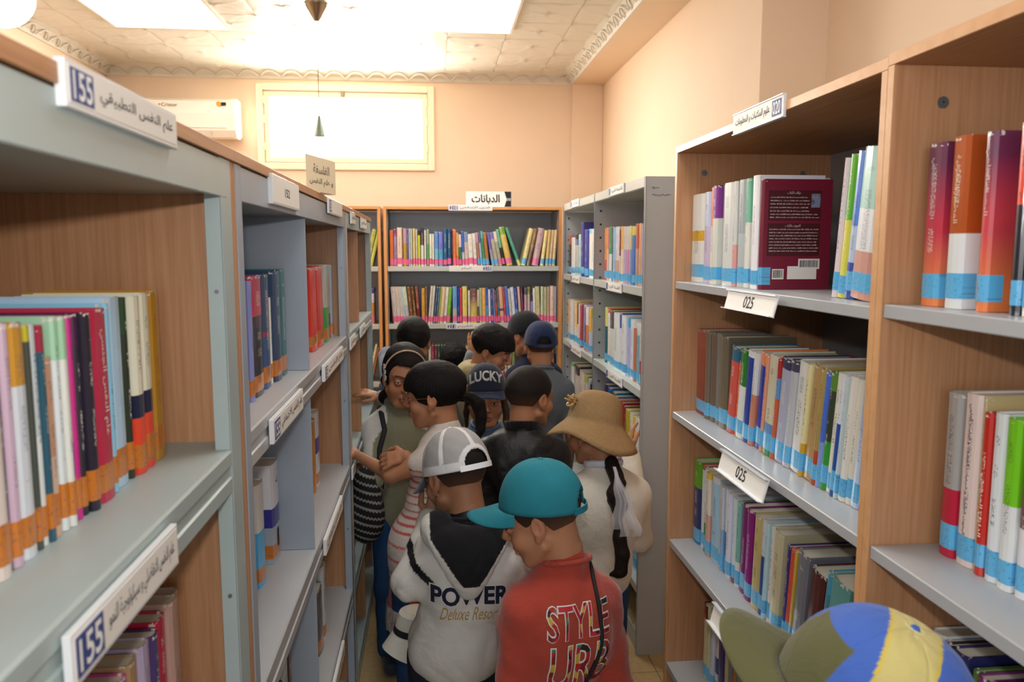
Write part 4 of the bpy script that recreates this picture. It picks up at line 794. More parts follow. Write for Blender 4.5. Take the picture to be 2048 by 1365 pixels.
row('B', BY + .0221, BZ[1], "733-741 22 483a94/.86/d8c8d4/.6/c87c3c x=0; 742-749 22 483a94/.86/d8d0d8/.6/c8843c x=0; 750-757 22 483a94/.86/e0d4dc/.6/c8843c x=0", 'hidden end', 'second shelf behind the aisle row', 'matching books with purple heads behind the aisle row', tag='p')
row('B', BY + .0221, BZ[2], "736-741 24 e8e0b8 l=12 t=n; 742-745 22 c87c40 l=12 t=n", 'hidden end', 'third shelf behind the aisle row', 'leaning books behind the aisle row', tag='p')

# what is printed on some of them
m_pr = mat('printed_white', 'e8dcd8', .6); m_dk = mat('printed_maroon_panel', '4e1216', .45); m_port = mat('portrait_print', '8a9ab8', .6, noise=.5, nscale=60, color2='5a3a2c')
def scribble_lines(parent, name, m, x, y0, y1, zs, rnd, hgt=.0026):
    mb = MB()
    for z in zs:
        y = y0
        while y < y1 - .004:
            wd = rnd.uniform(.004, .013); e = min(y + wd, y1)
            zz = [z + rnd.uniform(-.0002, .0002)]
            q = y
            while q < e:
                hh = rnd.uniform(.3, 1) * hgt; w_ = .0009; mb.add([(x, q, z), (x, q + w_, z), (x, q + w_, z + hh), (x, q, z + hh)], [(0, 1, 2, 3)]); q += w_ * 1.5
            mb.add([(x, y, z), (x, e, z), (x, e, z + .0007), (x, y, z + .0007)], [(0, 1, 2, 3)]); y = e + .002
    o = mb.build(name, m, parent); o['kind'] = 'stuff'; return o
xs = 0.0019 + .0009; rr = random.Random(4)
T2_ = max(v.co.x for v in mb_.children[0].data.vertices)
def patch(nm, y0, y1, z0, z1, m, off=.0003): return MB().box((T2_, y0, z0), (T2_ + off, y1, z1)).build(nm, m, mb_)
patch('text_panel', .014, .132, .148, .212, m_dk); patch('text_panel', .014, .132, .072, .142, m_dk)
scribble_lines(mb_, 'text_line', m_pr, T2_ + .0005, .018, .106, [.196, .189, .182, .1745, .167], rr); scribble_lines(mb_, 'text_line', m_pr, T2_ + .0005, .018, .128, [.160, .1535, .128, .121, .1145, .108, .101, .0945, .088, .0815], rr)
lettering('cover_title', 'مؤلف الكتاب', mb_, m_pr, .03, .007, (T2_ + .0003, .07, .2065), (0, 1, 0), (0, 0, 1), ar=True); lettering('cover_title', 'التعريف بالكتاب', mb_, m_pr, .034, .007, (T2_ + .0003, .07, .1365), (0, 1, 0), (0, 0, 1), ar=True)
patch('portrait', .110, .130, .176, .205, m_port, .0007)
patch('white_sticker', .062, .128, .022, .050, M['card']); patch('white_sticker', .086, .134, .044, .066, M['card'], .0006); patch('white_sticker', .028, .054, .022, .044, M['card'])
def barcode(y0, y1, z0, z1, off):
    mb = MB(); y = y0
    while y < y1: w_ = rr.choice((.0005, .0009, .0014)); mb.box((T2_, y, z0), (T2_ + off, y + w_, z1)); y += w_ + rr.choice((.0006, .001))
    mb.build('barcode', M['ink'], mb_)['kind'] = 'stuff'
barcode(.089, .131, .048, .063, .0008); barcode(.030, .052, .025, .042, .0005)
def spine_words(o, s, z, w_, h_, col, ar=True, ay=1):
    lettering('spine_lettering', s, o, mat('spine_print_' + col, col, .5), w_, h_, (0, 0, z), (0, 0, -1), (1, 0, 0), off=.0004, ar=ar, offset=.01)
spine_words(BOOKS['L1'][15], 'علم النفس الجنسي', .140, .125, .015, 'e8dcd0')
spine_words(BOOKS['N1'][0], 'البحث العلمي', .165, .085, .012, 'c8b8b4'); spine_words(BOOKS['N1'][1], 'المصادر المعرفية', .16, .09, .011, 'e4c8a8')
spine_words(BOOKS['N1'][2], 'البحث العلمي', .165, .085, .010, 'd8b0a8')
spine_words(BOOKS['N2'][1], 'البحوث العلمية و شرعيات المعرفة و البحث العلمي', .14, .19, .009, '3a3a6a'); spine_words(BOOKS['N2'][3], 'الدليل المنهجي', .10, .09, .009, 'f2ece0')
for i_, w_ in ((1, .1), (5, .12)): pass
lettering('spine_lettering', 'قـ', BOOKS['L2b'][3], mat('plum_print', '6a1c44', .5), .016, .02, (0.0, 0, .20), (1, 0, 0), (0, 0, 1), off=.0004, ar=True, offset=.02)
# two walking figures in silhouette on the grey foot of that spine
sb = MB()
for dx in (-.005, .004):
    sb.cyl((dx, -.0002, .077), (dx, -.0008, .077), .0022, n=10).box((dx - .0032, -.0008, .052), (dx + .0032, -.0002, .0745)).box((dx - .0028, -.0008, .034), (dx - .0006, -.0002, .053)).box((dx + .0006, -.0008, .031), (dx + .0028, -.0002, .053))
sb.build('silhouette_print', M['ink'], BOOKS['L2b'][3])
# ================================================================== modelling of figures: signed distance fields meshed by surface nets
def rotm(yaw=0, pitch=0, roll=0):
    """columns: right, front, up.  yaw turns left (counter-clockwise from above), pitch nods down, roll tips to the right ear"""
    return np.array((Matrix.Rotation(yaw, 3, 'Z') @ Matrix.Rotation(-pitch, 3, 'X') @ Matrix.Rotation(roll, 3, 'Y')))
class Field:
    def __init__(s, lo, hi, h, base=0.25):
        s.h = h; s.lo = np.array(lo, float); n = np.ceil((np.array(hi) - s.lo) / h).astype(int) + 1; s.n = n
        s.F = np.full(n, base, np.float32)
    def sub(s, lo, hi, m):
        a = np.clip(np.floor((np.minimum(lo, hi) - m - s.lo) / s.h).astype(int), 0, s.n); b = np.clip(np.ceil((np.maximum(lo, hi) + m - s.lo) / s.h).astype(int) + 1, 0, s.n)
        if np.any(b - a < 1): return None, None
        g = [s.lo[i] + s.h * np.arange(a[i], b[i], dtype=np.float32) for i in range(3)]
        P = np.stack(np.meshgrid(*g, indexing='ij'), -1)
        return (slice(a[0], b[0]), slice(a[1], b[1]), slice(a[2], b[2])), P
    def mix(s, sl, d, k, op):
        A = s.F[sl]
        if op == 'u':
            hh = np.clip(.5 + .5 * (A - d) / k, 0, 1) if k else (A > d); s.F[sl] = A + (d - A) * hh - (k * hh * (1 - hh) if k else 0)
        else:
            d = -d; hh = np.clip(.5 - .5 * (A - d) / k, 0, 1) if k else (A < d); s.F[sl] = A + (d - A) * hh + (k * hh * (1 - hh) if k else 0)
    def cone(s, a, b, ra, rb=None, k=.01, op='u', flat=None):
        rb = ra if rb is None else rb; a = np.array(a, float); b = np.array(b, float)
        sl, P = s.sub(a, b, max(ra, rb) + k * 1.5 + 3 * s.h)
        if sl is None: return s
        ab = b - a; L2 = max(ab @ ab, 1e-9); t = np.clip(((P - a) @ ab) / L2, 0, 1); q = P - a - t[..., None] * ab
        if flat is not None:                       # flat = (axis, factor): thins the limb along an axis
            ax, f = flat; ax = np.array(ax, float); c = q @ ax; q = q + ((1 / f - 1) * c)[..., None] * ax; d = (np.sqrt((q * q).sum(-1)) - (ra + (rb - ra) * t)) * (f ** .5)
        else: d = np.sqrt((q * q).sum(-1)) - (ra + (rb - ra) * t)
        s.mix(sl, d.astype(np.float32), k, op); return s
    def ell(s, c, r, R=None, k=.01, op='u'):
        c = np.array(c, float); r = np.array(r, float) * np.ones(3); m = r.max()
        sl, P = s.sub(c, c, m + k * 1.5 + 3 * s.h)
        if sl is None: return s
        q = P - c
        if R is not None: q = q @ R
        k0 = np.sqrt(((q / r) ** 2).sum(-1)); k1 = np.sqrt(((q / (r * r)) ** 2).sum(-1)) + 1e-9
        d = k0 * (k0 - 1) / k1
        s.mix(sl, d.astype(np.float32), k, op); return s
    def cut(s, p, n, k=.003):
        """keeps the side the normal points away from"""
        n = np.array(n, float); n /= np.linalg.norm(n); g = [s.lo[i] + s.h * np.arange(s.n[i], dtype=np.float32) for i in range(3)]
        d = (g[0][:, None, None] - p[0]) * n[0] + (g[1][None, :, None] - p[1]) * n[1] + (g[2][None, None, :] - p[2]) * n[2]
        s.F = np.maximum(s.F, d.astype(np.float32)); return s
    def fold(s, amp, freq, seed, dirs=7):
        r = np.random.RandomState(seed); g = [s.lo[i] + s.h * np.arange(s.n[i], dtype=np.float32) for i in range(3)]
        X, Y, Z = np.meshgrid(*g, indexing='ij'); D = np.zeros_like(X)
        for i in range(dirs):
            v = r.randn(3); v /= np.linalg.norm(v); f = freq * r.uniform(.6, 1.5)
            D += 1 - 2 * np.abs(np.sin((X * v[0] + Y * v[1] + Z * v[2]) * f * 3.14 + r.uniform(0, 6.28) + 1.3 * np.sin((X * v[1] - Z * v[0]) * f * 3 + Y * f * 2)))
        s.F += (amp * D / dirs).astype(np.float32); return s
    def polys(s):
        F = s.F; sg = F < 0; n = s.n
        c = sg[:-1, :-1, :-1].astype(np.int8)
        cnt = sum(sg[i:n[0] - 1 + i, j:n[1] - 1 + j, k:n[2] - 1 + k].astype(np.int8) for i in (0, 1) for j in (0, 1) for k in (0, 1))
        act = (cnt > 0) & (cnt < 8); idx = np.full(act.shape, -1, np.int64); A = np.argwhere(act); idx[act] = np.arange(len(A))
        acc = np.zeros((len(A), 3)); num = np.zeros(len(A)); x, y, z = A.T
        E = [((i, j, k), ax) for ax in range(3) for i in (0, 1) for j in (0, 1) for k in (0, 1) if (i, j, k)[ax] == 0]
        for (i, j, k), ax in E:
            d = [0, 0, 0]; d[ax] = 1; f0 = F[x + i, y + j, z + k]; f1 = F[x + i + d[0], y + j + d[1], z + k + d[2]]; m = (f0 < 0) != (f1 < 0)
            t = np.where(m, f0 / np.where(m, f0 - f1, 1), 0); p = np.stack([x + i + d[0] * t, y + j + d[1] * t, z + k + d[2] * t], -1)
            acc += np.where(m[:, None], p, 0); num += m
        V = s.lo + s.h * acc / num[:, None]; Q = []
        for ax in range(3):
            o = [1 if q == ax else 0 for q in range(3)]; a = F[:n[0] - o[0], :n[1] - o[1], :n[2] - o[2]] < 0; b = F[o[0]:, o[1]:, o[2]:] < 0
            a_, b_ = [q for q in range(3) if q != ax]
            C = np.argwhere(a != b); C = C[(C[:, a_] > 0) & (C[:, b_] > 0) & (C[:, a_] < n[a_] - 1) & (C[:, b_] < n[b_] - 1)]
            ins = F[C[:, 0], C[:, 1], C[:, 2]] < 0
            e1 = np.zeros(3, int); e1[a_] = 1; e2 = np.zeros(3, int); e2[b_] = 1
            q = [idx[tuple((C - w_).T)] for w_ in (e1 + e2, e2, 0 * e1, e1)]
            q = np.stack(q, -1); fl = ins if ax != 1 else ~ins; q[~fl] = q[~fl][:, ::-1]; Q.append(q)
        Q = np.concatenate(Q); Q = Q[(Q >= 0).all(1)]; return V, Q
def np_mesh(name, V, Q, mats, cols=None, midx=None, smooth=True):
    me = bpy.data.meshes.new(name); nq = len(Q); k = Q.shape[1]
    me.vertices.add(len(V)); me.vertices.foreach_set('co', V.astype(np.float32).ravel()); me.loops.add(nq * k); me.loops.foreach_set('vertex_index', Q.astype(np.int32).ravel())
    me.polygons.add(nq); me.polygons.foreach_set('loop_start', np.arange(0, nq * k, k, dtype=np.int32)); me.polygons.foreach_set('loop_total', np.full(nq, k, np.int32))
    me.polygons.foreach_set('use_smooth', np.full(nq, smooth)); 
    for m in mats: me.materials.append(m)
    if midx is not None: me.polygons.foreach_set('material_index', midx.astype(np.int32))
    me.update(); me.validate()
    if cols is not None and len(me.vertices) == len(V):
        a = me.color_attributes.new('col', 'FLOAT_COLOR', 'POINT'); a.data.foreach_set('color', np.concatenate([cols, np.ones((len(cols), 1))], 1).astype(np.float32).ravel())
    return me
def relax(V, Q, n=1, w_=.5):
    for _ in range(n):
        S = np.zeros_like(V); c = np.zeros(len(V))
        for a, b in ((0, 1), (1, 2), (2, 3), (3, 0)):
            for p, q in ((a, b), (b, a)): np.add.at(S, Q[:, p], V[Q[:, q]]); np.add.at(c, Q[:, p], 1)
        V = V * (1 - w_) + w_ * S / np.maximum(c, 1)[:, None]
    return V
def join(parts):
    Vs = []; Qs = []; Cs = []; b = 0
    for V, Q, C in parts: Vs.append(V); Qs.append(Q + b); Cs.append(C); b += len(V)
    return np.concatenate(Vs), np.concatenate(Qs), np.concatenate(Cs)
def vmat(name, rough=.6, bump=.3, bscale=300, bstretch=(1, 1, 1), sub=0.0, sheen=0.0, spec=.4, coat=0.0, dist=.001, noise=0.0, wave=None):
    m = bpy.data.materials.new(name); m.use_nodes = True; nt = m.node_tree; L = nt.links; b = nt.nodes['Principled BSDF']
    a = N(nt, 'ShaderNodeAttribute', attribute_name='col'); tc = N(nt, 'ShaderNodeTexCoord'); mp = N(nt, 'ShaderNodeMapping'); mp.inputs['Scale'].default_value = bstretch; L.new(tc.outputs['Object'], mp.inputs[0])
    nb = N(nt, 'ShaderNodeTexNoise', i_Scale=float(bscale), i_Detail=3.0); L.new(mp.outputs[0], nb.inputs['Vector'])
    if noise:
        f = math_(nt, 'MULTIPLY', nb.outputs[0], noise); c = mixc(nt, f, a.outputs['Color'], (0, 0, 0, 1)); L.new(c, b.inputs['Base Color'])
    else: L.new(a.outputs['Color'], b.inputs['Base Color'])
    bp = N(nt, 'ShaderNodeBump', i_Strength=bump, i_Distance=dist); L.new(nb.outputs[0], bp.inputs['Height']); L.new(bp.outputs[0], b.inputs['Normal'])
    b.inputs['Roughness'].default_value = rough; b.inputs['Sheen Weight'].default_value = sheen; b.inputs['Specular IOR Level'].default_value = spec; b.inputs['Coat Weight'].default_value = coat
    if sheen or 'shell' in name or 'denim' in name:
        n2 = N(nt, 'ShaderNodeTexNoise', i_Scale=22.0, i_Detail=4.0, i_Distortion=1.2); L.new(tc.outputs['Object'], n2.inputs['Vector']); b2 = N(nt, 'ShaderNodeBump', i_Strength=.5, i_Distance=.006); L.new(n2.outputs[0], b2.inputs['Height']); L.new(bp.outputs[0], b2.inputs['Normal']); L.new(b2.outputs[0], b.inputs['Normal'])
    if sub: b.inputs['Subsurface Weight'].default_value = sub; b.inputs['Subsurface Radius'].default_value = (.012, .004, .002); b.inputs['Subsurface Scale'].default_value = .6
    return m
VM = {'skin': vmat('skin', .52, .12, 500, sub=.15, spec=.35), 'cloth': vmat('cotton_cloth', .85, .35, 500, sheen=.15, spec=.2, noise=.12), 'fleece': vmat('knit_cloth', .95, .5, 260, sheen=.3, spec=.1, dist=.002, noise=.15),
      'shell': vmat('shell_fabric', .5, .25, 60, spec=.4, dist=.002), 'hair': vmat('hair', .62, 1.0, 170, (1.6, 1.6, .16), spec=.22, dist=.004, noise=.5), 'buzz': vmat('cropped_hair', .7, .8, 700, spec=.3, dist=.0015, noise=.35), 'denim': vmat('denim_cloth', .85, .4, 700, spec=.2, noise=.4),
      'knit': vmat('crochet_straw', .85, 1.0, 150, (1, 1, .5), spec=.2, dist=.003, noise=.3), 'lace': vmat('lace_cloth', .8, 1.0, 260, spec=.2, dist=.003, noise=.6)}
M['eye_white'] = mat('eye_white', 'd8d0c8', .15); M['iris'] = mat('brown_iris', '2a1810', .1)
def c3(s): return np.array(hx(s)[:3])
SKIN = dict(base=c3('b98260'), warm=c3('a9654a'), lip=c3('9a544a'), brow=c3('2c1d18'))
def hand_sdf(F, w_, fwd, nrm, side, L=.15, curl=.5, spread=.12, k=.006):
    """palm and five unequal fingers; fwd = direction of the fingers, nrm = back of the hand; curl bends towards the palm"""
    f = np.array(fwd, float); f /= np.linalg.norm(f); n = np.array(nrm, float); n -= f * (n @ f); n /= np.linalg.norm(n); x = np.cross(f, n) * side; s_ = L / .15; w_ = np.array(w_, float)
    F.cone(w_, w_ + f * .03 * s_, .019 * s_, .022 * s_, k, flat=(n, .7))
    for q in (-.02, -.006, .008, .021): F.cone(w_ + f * .03 * s_ + x * q * .8 * s_, w_ + f * .064 * s_ + x * q * s_, .0115 * s_, .010 * s_, k)
    for q, ln, sp in ((-.026, .8, -1.2), (-.009, .96, -.4), (.008, 1.0, .4), (.024, .9, 1.2)):
        p = w_ + f * .066 * s_ + x * q * s_; a = sp * spread; d = f * math.cos(a) + x * math.sin(a); c = 0
        for j, (l, r) in enumerate(((.030, .0082), (.022, .0074), (.017, .0064))):
            c += curl * (.55 if j == 0 else .8); v = d * math.cos(c) - n * math.sin(c); e = p + v * l * ln * s_; F.cone(p, e, r * s_, r * .93 * s_, .003); p = e
    p = w_ + f * .018 * s_ + x * .020 * s_; v = f * .55 + x * .75 - n * .25; v /= np.linalg.norm(v); e = p + v * .030 * s_; F.cone(p, e, .0125 * s_, .0095 * s_, k)
    v2 = f * .85 + x * .25 - n * (.2 + curl * .4); v2 /= np.linalg.norm(v2); e2 = e + v2 * .026 * s_; F.cone(e, e2, .0092 * s_, .0082 * s_, .003); F.cone(e2, e2 + (v2 * .9 - x * .15) * .018 * s_, .008 * s_, .0066 * s_, .003)

def smooth(e0, e1, x): t = np.clip((x - e0) / (e1 - e0), 0, 1); return t * t * (3 - 2 * t)
def person(label, crown, yaw, hyaw, pitch=.15, roll=0.0, hs=1.0, feet=None, lean=(0, 0), arms=(None, None), hair='short', haircol='1c1512', skin=1.0, face=True,
           top='554433', topkind='cloth', sleeves='long', bottom='2c4468', shoe='3a3f4c', hem=.0, toph=.0068, hat=False, paint=None, puff=0.0, shoulder=1.0, bust=1.0, dress=None, fine=True, gaze=(0, 0), mouth=0.0, neck=1.0, low_detail=False, collar=None, fold=.004):
    """one figure: body (one skin), clothing, hair, eyes, shoes. crown = top of the head; yaw / hyaw = heading of body and head."""
    R = rotm(hyaw, pitch, roll); S = hs; cr = np.array(crown, float); hc = cr - np.array([0, 0, .079]) * S - R @ np.array([0, -.012, .034]) * S
    H = cr[2]; B = rotm(yaw)
    ftx, fty = (feet if feet is not None else (hc[0], hc[1])); hip_z = .49 * H * 1.0; sh_z = hc[2] - .182 * S * neck
    pel = np.array([ftx, fty, hip_z]); nb = hc + R @ np.array([0, -.030, -.085]) * S; nb = nb * .5 + .5 * np.array([nb[0], nb[1], sh_z + .05])
    che = np.array([nb[0], nb[1], sh_z - .06]) + B @ np.array([0, -.005, 0]); che = che + np.array([lean[0], lean[1], 0])
    sw = .112 * shoulder * S; skc = {k_: v * skin for k_, v in SKIN.items()}
    # joints of the arms
    J = []
    for sd, arm in zip((-1, 1), arms):
        sh = che + B @ np.array([sd * sw, -.005, .035])
        if arm is None: el = sh + B @ np.array([sd * .035, -.02, -.225]) * S; ha = el + B @ np.array([sd * -.005, .06, -.20]) * S; fw = ha - el; nr = B @ np.array([sd * 1., 0, 0]); cu = .35
        else: el = np.array(arm[0]); ha = np.array(arm[1]); fw = np.array(arm[2]) if len(arm) > 2 else ha - el; nr = np.array(arm[3]) if len(arm) > 3 else np.array([0, 0, 1.]); cu = arm[4] if len(arm) > 4 else .4
        J.append((sh, el, ha, fw, nr, cu))
    legs = []
    for sd in (-1, 1):
        hp = pel + B @ np.array([sd * .062 * S, 0, -.02]); ft = np.array([ftx, fty, 0.065]) + B @ np.array([sd * .075, .0, 0]); kn = (hp + ft) / 2 + B @ np.array([sd * .004, .018, 0]); legs.append((hp, kn, ft))
    root = empty('person', label, 'person', (ftx, fty, 0))
    # ---- skin
    parts = []
    h = .0026 if (face and fine) else .0042
    rr_ = .135 * S; lo = hc - rr_ - .005; lo[2] = hc[2] - .20 * S; hi = hc + rr_ + .005
    F = Field(lo, hi, h)
    def T(p): return hc + R @ (np.array(p, float) * S)
    def el_(p, r, k=.01, op='u', RR=None): F.ell(T(p), np.array(r, float) * S, R if RR is None else R @ RR, k * S, op)
    def co(a, b, ra, rb_=None, k=.01, op='u'): F.cone(T(a), T(b), ra * S, (rb_ or ra) * S, k * S, op)
    el_((0, -.012, .034), (.071, .089, .079), 0); el_((0, .018, .030), (.062, .066, .066), .02); el_((0, .030, -.035), (.056, .052, .060), .02)
    el_((0, .036, -.070), (.036, .038, .034), .02); el_((0, .058, -.088), (.017, .017, .014), .02)
    for sx in (-1, 1):
        el_((sx * .036, .052, -.028), (.026, .026, .028), .012); co((sx * .052, .0, -.05), (sx * .026, .052, -.088), .016, .012, .02)
        co((sx * .012, .080, .028), (sx * .042, .066, .026), .010, .008, .012)
        el_((sx * .031, .091, .005), (.018, .016, .0125), .010, 's'); el_((sx * .031, .072, .004), .0140, .004)
        el_((sx * .031, .091, .0035 - .004 * gaze[1]), (.0115, .016, .0034 if gaze[1] >= 0 else .0022), .002, 's')
        Re = np.array(Matrix.Rotation(-sx * .35, 3, 'Z')); el_((sx * .0735, -.008, -.002), (.0080, .0170, .0275), .004, 'u', Re); el_((sx * .0820, -.006, .002), (.006, .0095, .017), .003, 's', Re); el_((sx * .071, .002, -.028), (.007, .009, .011), .006)
        co((sx * .010, .086, -.026), (sx * .011, .090, -.026), .0075, .007, .007); el_((sx * .0065, .098, -.0345), (.0030, .0045, .003), .002, 's')
    co((0, .082, .020), (0, .100, -.018), .0065, .0100, .010); el_((0, .102, -.022), (.010, .009, .008), .006)
    co((-.014, .082, -.053), (.014, .082, -.053), .0062, None, .007); co((0, .087, -.052), (0, .088, -.053), .0062, None, .006); co((-.012, .081, -.063), (.012, .081, -.063), .0068, None, .007); el_((0, .093, -.0578), (.021, .010, .0016 + .004 * mouth), .003, 's')
    nk = hc + R @ np.array([0, -.028, -.045]) * S; F.cone(nk, nb, .046 * S, .049 * S, .02)
    F.cut((0, 0, lo[2] + .004), (0, 0, -1))
    V, Q = F.polys(); V = relax(V, Q, 1, .35); q = ((V - hc) @ R) / S; x, y, z = q.T
    base = np.tile(skc['base'], (len(V), 1)).astype(float)
    def blend(m, c): nonlocal base; base = base * (1 - m[:, None]) + np.array(c) * m[:, None]
    if face:
        blend(.45 * np.exp(-(((np.abs(x) - .036) / .02) ** 2 + ((z + .028) / .02) ** 2)) * (y > .03), skc['warm']); blend(.5 * np.exp(-((x / .014) ** 2 + ((z + .022) / .014) ** 2)) * (y > .08), skc['warm'])
        blend(.55 * np.exp(-(((np.abs(x) - .031) / .018) ** 2 + ((z + .004) / .011) ** 2)) * (y > .05), skc['warm'] * .7)
        blend(.85 * smooth(1.15, .8, ((x / .021) ** 2 + ((z + .0575) / .0115) ** 2)) * (y > .06), skc['lip']); blend(.9 * smooth(1.2, .7, (x / .02) ** 2 + ((z + .0578) / .0018) ** 2) * (y > .06), skc['lip'] * .35)
        bz = .0265 + .003 * np.sin((np.abs(x) - .012) * 80); blend(.9 * smooth(.0052, .0030, np.abs(z - bz)) * smooth(.009, .013, np.abs(x)) * smooth(.051, .044, np.abs(x)) * (y > .045), skc['brow'])
        blend(.95 * smooth(.0022, .001, np.abs(z - .0085 + ((np.abs(x) - .031) ** 2) * 14)) * (np.abs(np.abs(x) - .031) < .0135) * (y > .06), skc['brow'] * .5)
    blend(.35 * (np.abs(x) > .071) * (y < .03), skc['warm'])
    if hair in ('buzz', 'short', 'girl', 'crop'): # darker scalp under the hair
        blend(.85 * smooth(-.01, .03, z + .9 * np.minimum(0, -y - .02) * 0 - .02 + np.maximum(0, y) * .0) * smooth(.06, .03, y), c3(haircol) * 1.3)
    parts.append((V, Q, base))
    # limbs and trunk in one field
    if low_detail: hb = .013
    else: hb = .010
    allp = [che, pel] + [p for j in J for p in j[:3]] + [p for l in legs for p in l]
    lo = np.min(allp, 0) - .14; hi = np.max(allp, 0) + .14; hi[2] = max(hi[2], nb[2] + .08); lo[2] = .02
    F = Field(lo, hi, hb); Rb = B
    F.ell(che, (.112 * S * shoulder, .078 * S * bust, .125 * S), Rb, 0); F.ell((che + pel) / 2, (.098 * S, .072 * S, .14), Rb, .05); F.ell(pel, (.110 * S, .080 * S, .09), Rb, .05)
    for sx in (-1, 1): F.ell(che + B @ np.array([sx * .055, -.012, .01]) * S, (.055 * S, .062 * S, .11 * S), Rb, .03)
    F.cone(nb + (0, 0, .03), che + (0, 0, .05), .044 * S, .055 * S, .03)
    for sh, el, ha, fw, nr, cu in J:
        F.cone(che + (0, 0, .055), sh, .048 * S, .040 * S, .04); F.cone(sh, el, .037 * S, .029 * S, .02); wr = el + (ha - el); F.cone(el, wr, .028 * S, .0185 * S, .015)
    for hp, kn, ft in legs: F.cone(hp, kn, .066 * S, .046 * S, .03); F.cone(kn, ft, .045 * S, .028 * S, .02)
    V, Q = F.polys(); V = relax(V, Q, 1, .4); parts.append((V, Q, np.tile(skc['base'], (len(V), 1))))
    for (sh, el, ha, fw, nr, cu), sd in zip(J, (-1, 1)):
        Fh = Field(ha - .12, ha + .12, .0034 if not low_detail else .005); Fh.cone(ha - .25 * (ha - el), ha, .020 * S, .0175 * S, 0); hand_sdf(Fh, ha, fw, nr, sd, .135 * S, cu); V, Q = Fh.polys(); parts.append((V, Q, np.tile(skc['base'] * .97, (len(V), 1))))
    V, Q, C = join(parts); loc = Vector((ftx, fty, 0)); off = np.array([ftx, fty, 0.])
    part('body', np_mesh('body', V - off, Q, [VM['skin']], C), root)
    # ---- eyes
    if face:
        for sx in (-1, 1):
            ce_ = T((sx * .031, .0715, .0035)); mb = MB(); n = 14; g = np.array([gaze[0] * .4, 1, gaze[1] * .3]); g = R @ (g / np.linalg.norm(g)); a = np.cross(g, [0, 0, 1.]); a /= np.linalg.norm(a); b = np.cross(a, g); rings = [0, .22, .42, .45, .9, 1.5]; vs = []
            for th in rings:
                for i in range(n): t = 2 * math.pi * i / n; vs.append(ce_ - off + .0128 * S * (g * math.cos(th) + (a * math.cos(t) + b * math.sin(t)) * math.sin(th)))
            for r_ in range(5):
                mb.add(vs[r_ * n:(r_ + 2) * n], [(i, (i + 1) % n, n + (i + 1) % n, n + i)[::-1] for i in range(n)], 1 if r_ < 3 else 0, True)
            mb.build('eye', [M['eye_white'], M['iris']], root)
    # ---- hair
    hcol = c3(haircol)
    def hair_obj(build, hh=.0035, lo_=(-.13, -.2, -.2), hi_=(.13, .13, .16), material='hair', name='hair', noise=.0016, colf=None, fr=26):
        pts = np.array([T((a, b, c)) for a in (lo_[0], hi_[0]) for b in (lo_[1], hi_[1]) for c in (lo_[2], hi_[2])]); Fh = Field(pts.min(0), pts.max(0), hh, .3); build(Fh)
        if noise: Fh.fold(noise, fr, 3, 6)
        V, Q = Fh.polys(); q = ((V - hc) @ R) / S; C = np.tile(hcol, (len(V), 1)) if colf is None else colf(q); return part(name, np_mesh(name, V - off, Q, [VM[material]], C), root)
    def shell(Fh, t, line, k=.012, back=.0, side=0.0):
        g = [Fh.lo[i] + Fh.h * np.arange(Fh.n[i], dtype=np.float32) for i in range(3)]; P = np.stack(np.meshgrid(*g, indexing='ij'), -1); q = ((P - hc) @ R) / S
        def e(c, r): v = (q - np.array(c)) / np.array(r); k0 = np.sqrt((v ** 2).sum(-1)); return (k0 - 1) * min(r)
        d = np.minimum(e((0, -.012, .034), (.071 + side, .089 + back, .079)), e((0, .018, .030), (.062, .066, .068))) - t(q) 
        d = np.maximum(d, -line(q))
        if hat: d = np.maximum(d, q[..., 2] - (.055 if hat is True else hat))
        Fh.F = np.minimum(Fh.F, d * S).astype(np.float32)
    def hline(q, front=.062, sideb=.005, nape=-.062):
        x, y, z = q[..., 0], q[..., 1], q[..., 2]; f = smooth(.02, .065, y); bk = smooth(-.015, -.05, y); zl = sideb * (1 - f) * (1 - bk) + front * f + nape * bk
        ear = np.exp(-(((y + .006) / .020) ** 2)) * .018 * (np.abs(x) > .04); return z - zl - ear
    if hair in ('buzz', 'crop', 'short'):
        tt = {'buzz': .0035, 'crop': .006, 'short': .010}[hair]
        def bf(Fh): shell(Fh, lambda q: .0012 + (tt - .0012) * smooth(-.05, .045, q[..., 2]), lambda q: hline(q, .060, .0, -.058))
        def cf(q): m = smooth(-.05, .03, q[:, 2])[:, None]; return (skc['base'] * .42 * (1 - m) + hcol * m) if hair != 'short' else np.tile(hcol, (len(q), 1)) * (0.8 + .2 * m) + (1 - smooth(-.062, -.03, q[:, 2]))[:, None] * skc['base'] * .2
        hair_obj(bf, .0034, material='buzz' if hair != 'short' else 'hair', noise=.0008 if hair != 'short' else .003, colf=cf)
    # ---- clothing: the same bones, wider
    tk = topkind; tc_ = c3(top); allb = [che, pel] + [p for j in J for p in j[:3]]
    lo = np.min(allb, 0) - .17; hi = np.max(allb, 0) + .17; hi[2] = max(nb[2], np.max(allb, 0)[2]) + .09; hemz = pel[2] - .04 + hem
    if dress: hemz = dress
    lo[2] = max(lo[2], hemz - .05) if not dress else dress - .03
    F = Field(lo, hi, toph if not low_detail else .010); p_ = puff
    F.ell(che, (.120 * S * shoulder + p_, .088 * S * bust + p_, .130 * S), Rb, 0); F.ell((che + pel) / 2, (.112 * S + p_, .086 * S + p_, .16), Rb, .05); F.ell(pel, (.124 * S + p_, .096 * S + p_, .12), Rb, .05)
    for sx in (-1, 1): F.ell(che + B @ np.array([sx * (.062 * shoulder), -.016, .0]) * S, (.062 * S + p_, .070 * S + p_, .125 * S), Rb, .03)
    F.cone(nb + (0, 0, .0), che + (0, 0, .05), .052 * S, .066 * S, .03)
